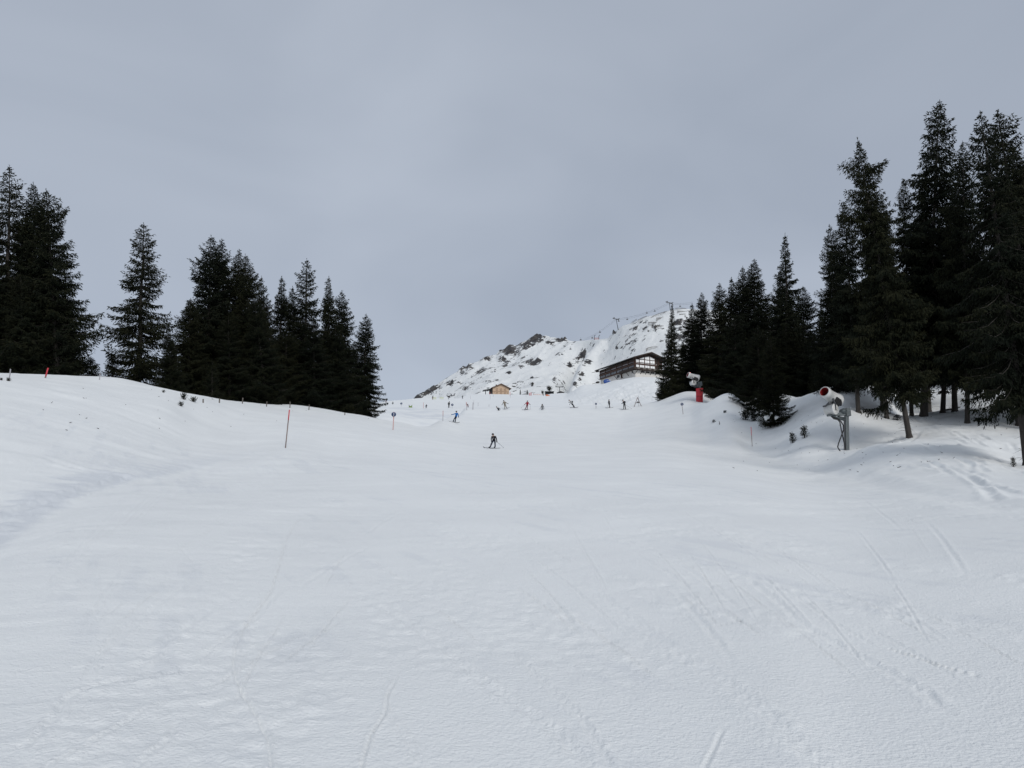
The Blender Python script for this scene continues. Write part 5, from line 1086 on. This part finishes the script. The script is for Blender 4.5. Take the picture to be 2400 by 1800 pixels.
STAND = dict(pel=(0, 0, .95), spi=(0, 0, 1.12), che=(0, 0, 1.33), nek=(0, 0, 1.50), hed=(0, -.01, 1.61), top=(0, -.01, 1.70), shL=(-.19, 0, 1.42), shR=(.19, 0, 1.42), elL=(-.30, .02, 1.16), elR=(.30, .02, 1.16), haL=(-.34, -.08, .93), haR=(.34, -.08, .93), fiL=(-.345, -.11, .84), fiR=(.345, -.11, .84),
             hiL=(-.10, 0, .90), hiR=(.10, 0, .90), knL=(-.13, -.06, .50), knR=(.13, -.06, .50), anL=(-.14, 0, .11), anR=(.14, 0, .11), toL=(-.15, -.18, .06), toR=(.15, -.18, .06))
def mix(a, b, t): return tuple(a[i] * (1 - t) + b[i] * t for i in range(3))
def body_mesh(P, mats, scale):
    names = list(P.keys()); me = bpy.data.meshes.new('body'); idx = {n_: i for i, n_ in enumerate(names)}
    me.from_pydata([P[n_] for n_ in names], [(idx[a], idx[b]) for a, b in BONES], []); me.update()
    o = bpy.data.objects.new('tmp', me); COL.objects.link(o); sk = o.modifiers.new('s', 'SKIN'); sk.use_smooth_shade = True
    lay = me.skin_vertices[0].data
    for n_ in names: lay[idx[n_]].radius = (RAD[n_], RAD[n_]); lay[idx[n_]].use_root = (n_ == 'pel')
    sb = o.modifiers.new('b', 'SUBSURF'); sb.levels = 1; sb.render_levels = 1
    dg = bpy.context.evaluated_depsgraph_get(); res = bpy.data.meshes.new_from_object(o.evaluated_get(dg)); bpy.data.objects.remove(o)
    res.materials.clear()
    for m_ in mats: res.materials.append(m_)          # jacket, trousers, boots, gloves, skin
    seg = {'spi': 0, 'che': 0, 'nek': 0, 'hed': 4, 'top': 4, 'shL': 0, 'shR': 0, 'elL': 0, 'elR': 0, 'haL': 0, 'haR': 0, 'fiL': 3, 'fiR': 3, 'hiL': 1, 'hiR': 1, 'knL': 1, 'knR': 1, 'anL': 1, 'anR': 1, 'toL': 2, 'toR': 2}
    vs_ = np.array([v.co[:] for v in res.vertices]); A = np.array([P[a] for a, b in BONES]); B = np.array([P[b] for a, b in BONES]); ms = [seg[b] for a, b in BONES]
    for p_ in res.polygons:
        c_ = vs_[list(p_.vertices)].mean(0); d = B - A; t = np.clip(((c_ - A) * d).sum(1) / ((d * d).sum(1) + 1e-9), 0, 1); r_ = np.linalg.norm(c_ - (A + d * t[:, None]), axis=1)
        p_.material_index = ms[int(r_.argmin())]; p_.use_smooth = True
    return res
def glove(parent, hand, elbow, m_):
    """hand with four bent fingers and a thumb"""
    h = Vector(hand); d = (h - Vector(elbow)).normalized(); s_ = d.cross(Vector((0, 1, .2))).normalized(); n_ = d.cross(s_)
    m = MB(); m.tube([h - d * .03, h + d * .04, h + d * .09], [.036, .048, .040], 8)
    for k, ln in enumerate((.075, .088, .080, .062)):
        o = h + d * .075 + s_ * (-.033 + .022 * k); m.tube([o, o + d * ln * .5 + n_ * .01, o + d * ln * .8 + n_ * .04], [.013, .012, .009], 6)
    o = h + d * .02 + s_ * -.042; m.tube([o, o + d * .035 - s_ * .03 + n_ * .01, o + d * .06 - s_ * .03 + n_ * .03], [.014, .013, .010], 6)
    m.build('glove', m_, parent)
def person(label, foot, pose, cols, H=1.75, rz=0.0, gear=None, poles=(), pack=None, detail=False, boardrot=None, helmet=C_BLACK, sink=0.0, who='the person'):
    P = {k: Vector(v) for k, v in STAND.items()}
    for k, v in pose.items(): P[k] = Vector(v)
    # dependent joints that were not given
    if 'che' in pose or 'pel' in pose:
        sh = (P['che'] - Vector(STAND['che']))
        for k in ('nek', 'hed', 'top', 'shL', 'shR'):
            if k not in pose: P[k] = Vector(STAND[k]) + sh
        if 'spi' not in pose: P['spi'] = (P['pel'] + P['che']) / 2
        for k in ('hiL', 'hiR'):
            if k not in pose: P[k] = Vector(STAND[k]) + P['pel'] - Vector(STAND['pel'])
    for s_ in 'LR':
        if 'ha' + s_ in pose and 'fi' + s_ not in pose: P['fi' + s_] = P['ha' + s_] + (P['ha' + s_] - P['el' + s_]).normalized() * .09
        if 'an' + s_ in pose and 'to' + s_ not in pose: P['to' + s_] = P['an' + s_] + Vector((0, -.18, -.05))
    if 'top' not in pose: P['top'] = P['hed'] + (P['hed'] - P['nek']).normalized() * .09
    k_ = H / 1.75
    t = thing('person', label, 'person', (foot.x, foot.y, foot.z + .03 - sink), rz, scale=(k_,) * 3)
    me = body_mesh({a: tuple(b) for a, b in P.items()}, [cols[0], cols[1], C_BLACK, C_BLACK, C_SKIN], k_); link('body', me, t)
    hd = P['hed'] + (P['top'] - P['hed']) * .5
    up = (P['top'] - P['nek']).normalized()
    m = MB(); m.ell(hd + up * .02, (.125, .14, .125), 14, 8, v1=.62); m.build('helmet', helmet, t)
    m = MB(); m.ell(hd + Vector((0, -.085, -.005)), (.085, .05, .038), 12, 6); m.build('goggles', C_VISOR, t)
    m = MB(); m.ell(hd + Vector((0, -.112, -.045)), (.014, .02, .022), 6, 5); m.ell(hd + Vector((0, -.098, -.082)), (.026, .012, .008), 6, 4); m.build('face_detail', C_SKIN, t)
    for s_ in 'LR': glove(t, P['ha' + s_], P['el' + s_], C_BLACK)
    if pack:
        c_ = P['che'] * .6 + P['spi'] * .4 + Vector(pack[1]); m = MB(); m.ell(c_, (.15, .11, .23), 12, 8); m.build('backpack', pack[0], t)
    M_ = Matrix.Translation(t.location) @ Matrix.Rotation(rz, 4, 'Z') @ Matrix.Scale(k_, 4)
    if gear == 'skis':
        for s_ in 'LR':
            a = P['an' + s_]; d = (P['to' + s_] - a); d.z = 0; d.normalize(); c_ = M_ @ Vector((a.x, a.y, .0)); dw = Matrix.Rotation(rz, 3, 'Z') @ d; w = Vector((-dw.y, dw.x, 0)) * .05
            L0, L1 = -.60, .80; m = MB()
            st = [(L0, 0), (-.3, 0), (.3, 0), (.6, .01), (.72, .05), (L1, .10)]; vs_ = []
            for q, hh in st:
                pp = dw * q; gz = ground(c_.x + pp.x, c_.y + pp.y) - c_.z if q < .55 else None
                if gz is None: gz = ground(c_.x + dw.x * .6, c_.y + dw.y * .6) - c_.z + (q - .6) * (ground(c_.x + dw.x * .6, c_.y + dw.y * .6) - c_.z) / .6
                ww = w if q < .78 else w * .5
                for sg in (-1, 1): vs_ += [pp + ww * sg + Vector((0, 0, gz + hh + .012)), pp + ww * sg + Vector((0, 0, gz + hh + .035))]
            fs = []
            for i in range(len(st) - 1):
                a0, b0 = i * 4, i * 4 + 4; fs += [(a0 + 1, a0 + 3, b0 + 3, b0 + 1), (a0, b0, b0 + 2, a0 + 2), (a0, a0 + 1, b0 + 1, b0), (a0 + 2, b0 + 2, b0 + 3, a0 + 3)]
            fs += [(0, 2, 3, 1), ((len(st) - 1) * 4, (len(st) - 1) * 4 + 1, (len(st) - 1) * 4 + 3, (len(st) - 1) * 4 + 2)]
            m.add(vs_, fs); o = m.build('ski', C_DARK, loc=c_); o['label'] = ('right' if s_ == 'R' else 'left') + '-hand dark ski under ' + who; o['category'] = 'ski'
    if gear == 'board':
        a = M_ @ P['anL']; b = M_ @ P['anR']; d = (b - a); d.normalize(); c_ = (a + b) / 2 - Vector((0, 0, .13 * k_)); ang = math.atan2(d.y, d.x); n_ = d.cross(Vector((0, 1, 0))).normalized() if abs(d.y) < .9 else Vector((0, 0, 1))
        m = MB(); Wd = Vector((-d.y, d.x, 0)).normalized() * .13; U = d.cross(Wd).normalized() * (1 if d.cross(Wd).z > 0 else -1); vs_ = []
        st = [(-.78, .10, .5), (-.66, .03, 1), (-.3, 0, .9), (.3, 0, .9), (.66, .03, 1), (.78, .10, .5)]
        for q, hh, ww in st:
            for sg in (-1, 1): vs_ += [d * q + Wd * ww * sg + U * hh, d * q + Wd * ww * sg + U * (hh + .03)]
        fs = []
        for i in range(len(st) - 1):
            a0, b0 = i * 4, i * 4 + 4; fs += [(a0 + 1, a0 + 3, b0 + 3, b0 + 1), (a0, b0, b0 + 2, a0 + 2), (a0, a0 + 1, b0 + 1, b0), (a0 + 2, b0 + 2, b0 + 3, a0 + 3)]
        fs += [(0, 2, 3, 1), (20, 21, 23, 22)]
        m.add(vs_, fs); o = m.build('snowboard', C_DARK, loc=c_); o['label'] = 'dark snowboard under the feet of ' + who; o['category'] = 'snowboard'
    for hand, tip in poles:
        a = M_ @ (P['fi' + hand] * .5 + P['ha' + hand] * .5); b = M_ @ Vector(tip); m = MB(); d = (b - a)
        m.cyl(-d.normalized() * .08, d, .013, .009, 6); m.cyl(-d.normalized() * .10, d.normalized() * .05, .020, .018, 6); m.cyl(d - d.normalized() * .06, d - d.normalized() * .05, .045, n=10)
        o = m.build('ski_pole', M_DSTEEL, loc=a); o['label'] = 'thin ski pole in the ' + ('right' if hand == 'R' else 'left') + '-side hand of ' + who; o['category'] = 'ski pole'
    return t
CR = lambda px, py: hit(px, py, 95, 165)
# nearest skier, bent forward, coming down towards the left
person('bent black skier with patterned jacket and dark helmet alone in mid piste, nearest person', hit(1157, 1051, 50, 100), dict(
    pel=(.02, .10, .80), che=(.02, -.14, 1.08), nek=(-.02, -.26, 1.22), hed=(-.06, -.33, 1.33), shL=(-.19, -.16, 1.17), shR=(.21, -.15, 1.17), elL=(-.25, -.22, .90), elR=(.29, -.2, .92), haL=(-.20, -.36, .68), haR=(.34, -.32, .66),
    hiL=(-.09, .10, .76), hiR=(.12, .10, .76), knL=(-.22, -.12, .44), knR=(.14, -.10, .44), anL=(-.36, .0, .12), anR=(.16, .02, .12), toL=(-.50, -.12, .06), toR=(.02, -.12, .06)), (C_CAMO, C_NAVY), H=1.5, gear='skis', poles=(('R', (1.05, -.1, .02)),), who='the nearest black skier')
person('blue-jacketed snowboarder leaning back with one arm stretched left', hit(1065, 990, 80, 125), dict(
    pel=(.22, .05, .80), che=(.34, .02, 1.18), nek=(.30, .0, 1.36), hed=(.28, -.01, 1.48), shL=(.16, 0, 1.27), shR=(.47, .02, 1.26), elL=(-.10, -.02, 1.16), elR=(.56, .03, 1.02), haL=(-.34, -.03, 1.12), haR=(.58, -.02, .80),
    hiL=(.14, .04, .76), hiR=(.27, .06, .76), knL=(-.02, -.10, .50), knR=(.16, -.10, .46), anL=(-.16, .0, .13), anR=(.12, .0, .10)), (C_BLUE, C_NAVY), H=1.72, gear='board', who='the blue-jacketed snowboarder')
person('khaki snowboarder with black sleeves spreading arms on the crest', CR(1183, 959.5), dict(
    pel=(.02, .05, .86), che=(-.02, -.02, 1.24), nek=(-.12, -.04, 1.40), hed=(-.17, -.05, 1.50), elL=(-.36, -.05, 1.06), elR=(.36, .0, 1.14), haL=(-.46, -.08, .86), haR=(.58, -.02, 1.04), shL=(-.22, 0, 1.32), shR=(.16, 0, 1.32),
    knL=(.0, -.12, .46), knR=(.24, -.08, .42), anL=(.0, .0, .12), anR=(.42, .04, .26)), (C_KHAKI, C_KHAKI), H=1.75, gear='board', who='the khaki snowboarder')
person('skier in a dark red jacket and maroon trousers with both poles out on the crest', CR(1235, 960.5), dict(
    pel=(.05, .05, .88), che=(.10, -.04, 1.25), nek=(.10, -.08, 1.42), hed=(.10, -.10, 1.52), elL=(-.26, -.08, 1.12), elR=(.40, -.08, 1.10), haL=(-.42, -.14, .95), haR=(.54, -.14, .96), shL=(-.08, 0, 1.34), shR=(.28, 0, 1.34),
    knL=(-.12, -.12, .48), knR=(.08, -.10, .48), anL=(-.30, .0, .12), anR=(.06, .0, .12), toL=(-.44, -.12, .06), toR=(-.08, -.12, .06)), (C_RED, C_WINE), H=1.72, gear='skis', poles=(('L', (-1.1, -.2, .25)), ('R', (.66, -.2, .04))), who='the dark red skier')
person('grey figure sitting behind the crest, only head and shoulders showing', CR(1271, 961), dict(
    pel=(0, .1, .90), che=(.02, -.02, 1.22), nek=(0, -.04, 1.38), hed=(0, -.05, 1.49), elL=(-.24, -.1, 1.02), haL=(-.38, -.16, .86), elR=(.28, 0, 1.05), haR=(.30, -.06, .84)), (C_GREY, C_GREY), H=1.7, sink=.55, who='the half hidden grey figure')
person('small dark figure leaning far left, half hidden behind the crest', CR(1168, 962), dict(
    pel=(.1, .1, .86), che=(-.12, 0, 1.12), nek=(-.22, 0, 1.26), hed=(-.30, 0, 1.36), elL=(-.34, 0, 1.3), haL=(-.42, 0, 1.5), shL=(-.26, 0, 1.16), shR=(.02, 0, 1.22)), (C_DARK, C_BLACK), H=1.5, sink=.62, who='the small leaning figure')
person('crouching skier in grey jacket and black trousers with a backpack, leaning left', CR(1340, 955.8), dict(
    pel=(.12, .08, .72), che=(-.14, -.02, 1.08), nek=(-.32, -.04, 1.24), hed=(-.42, -.06, 1.34), shL=(-.28, -.02, 1.14), shR=(-.04, 0, 1.22), elL=(-.40, -.06, .92), elR=(-.22, .0, .86), haL=(-.52, -.1, .98), haR=(-.36, -.05, .62),
    hiL=(.08, .06, .68), hiR=(.20, .08, .70), knL=(.22, -.10, .44), knR=(.30, -.08, .42), anL=(.36, .0, .12), anR=(.52, .0, .13)), (C_LGREY, C_BLACK), H=1.75, gear='board', pack=(C_DARK, (.22, .06, .08)), helmet=C_GREY, who='the crouching grey skier')
person('slim figure in black on skis, side on, left of the larger dark skier', CR(1428, 956), dict(
    che=(-.03, 0, 1.30), elL=(-.14, -.1, 1.1), haL=(-.24, -.2, 1.02), elR=(.10, -.02, 1.1), haR=(-.02, -.2, .98), shL=(-.12, -.1, 1.4), shR=(.08, .1, 1.4), knL=(.0, -.08, .50), knR=(.05, .05, .50), anL=(.08, 0, .11), anR=(.16, .06, .11), toL=(-.10, 0, .06), toR=(-.02, .06, .06)), (C_BLACK, C_BLACK), H=1.55, gear='skis', poles=(('L', (-.34, -.2, .04)),), who='the slim black skier')
person('larger dark skier with a backpack and long skis, right of the slim one', CR(1463, 960), dict(
    pel=(.06, .02, .90), che=(-.04, -.02, 1.26), nek=(-.12, -.04, 1.42), hed=(-.17, -.06, 1.52), shL=(-.18, -.06, 1.33), shR=(.10, .08, 1.35), elL=(-.22, -.12, 1.06), elR=(.18, .06, 1.06), haL=(-.38, -.2, .98), haR=(.10, -.08, .90),
    knL=(-.08, -.08, .48), knR=(.16, -.02, .48), anL=(-.04, .0, .11), anR=(.26, .04, .11), toL=(-.22, -.04, .06), toR=(.08, 0, .06)), (C_DARK, C_BLACK), H=1.85, gear='skis', pack=(C_DARK, (.17, .08, .08)), poles=(('R', (1.3, .2, .15)),), who='the larger dark skier')
FS = lambda px, py: hit(px, py, 170, 300)
person('person in a long black coat standing beside the small disc marker', FS(1052, 956.3), dict(elL=(-.24, 0, 1.16), elR=(.24, 0, 1.16), haL=(-.2, -.08, .94), haR=(.2, -.08, .94), nek=(.04, 0, 1.5), hed=(.08, -.02, 1.60), anL=(-.07, 0, .11), anR=(.07, 0, .11), knL=(-.08, -.03, .5), knR=(.08, -.03, .5)), (C_BLACK, C_BLACK), H=1.78, who='the person in the long black coat')
person('bending figure with grey top and maroon trousers, hanging head to the left', FS(1095.5, 955.5), dict(
    pel=(.12, .05, .86), che=(-.10, 0, 1.10), nek=(-.25, 0, 1.12), hed=(-.34, 0, 1.10), shL=(-.20, -.08, 1.10), shR=(-.14, .10, 1.16), elL=(-.28, -.1, .86), elR=(-.2, .06, .88), haL=(-.3, -.12, .66), haR=(-.22, 0, .66), anL=(.15, 0, .11), anR=(.27, 0, .11), knL=(.1, -.03, .5), knR=(.22, -.03, .5)), (C_GREY, C_WINE), H=1.6, who='the bending figure')
person('dark small child skiing on the far slope, arms slightly out', FS(999, 957.5), dict(
    pel=(0, .08, .80), che=(.04, 0, 1.15), elL=(-.28, -.05, .96), elR=(.34, -.05, .98), haL=(-.36, -.1, .78), haR=(.36, -.16, .86), knL=(-.14, -.12, .44), knR=(.12, -.12, .44)), (C_NAVY, C_BLACK), H=1.2, who='the small dark child')
person('dark figure on the skyline just right of the left wood, arms spread', hit(904.6, 944.6, 200, 330), dict(elL=(-.38, 0, 1.25), haL=(-.46, 0, 1.05), elR=(.38, 0, 1.28), haR=(.56, 0, 1.12)), (C_BLACK, C_WINE), H=1.7, who='the figure on the skyline')
person('small grey figure below the skyline, left of the disc marker', hit(920.5, 948.5, 200, 330), dict(pel=(0, .1, .55), che=(0, 0, .86), knL=(-.2, -.25, .5), knR=(.2, -.25, .5), anL=(-.2, -.3, .12), anR=(.2, -.3, .12), elL=(-.28, 0, .64), elR=(.28, 0, .64), haL=(-.3, -.15, .45), haR=(.3, -.15, .45)), (C_GREY, C_DARK), H=1.35, who='the small grey figure')
person('far person in black on the left crest beside the bush', hit(1084, 935.6, 250, 345), dict(elR=(.34, -.05, 1.24), haR=(.36, -.2, 1.2)), (C_BLACK, C_BLACK), H=1.6, who='the far person in black')
person('dark stout figure next to the yellow green net on the left crest', hit(1014, 937, 250, 345), dict(elL=(-.32, 0, 1.14), elR=(.32, 0, 1.14)), (C_DARK, C_WINE), H=1.5, who='the dark stout figure')
person('tiny figure standing behind the small leaning lift tower base', hit(1051.5, 936, 250, 345), dict(), (C_BLACK, C_BLACK), H=1.35, who='the tiny figure')
person('tiny dark figure at the orange net left of the black shed', hit(1273.5, 928.4, 330, 430), dict(), (C_BLACK, C_BLACK), H=1.2, who='the tiny dark figure')
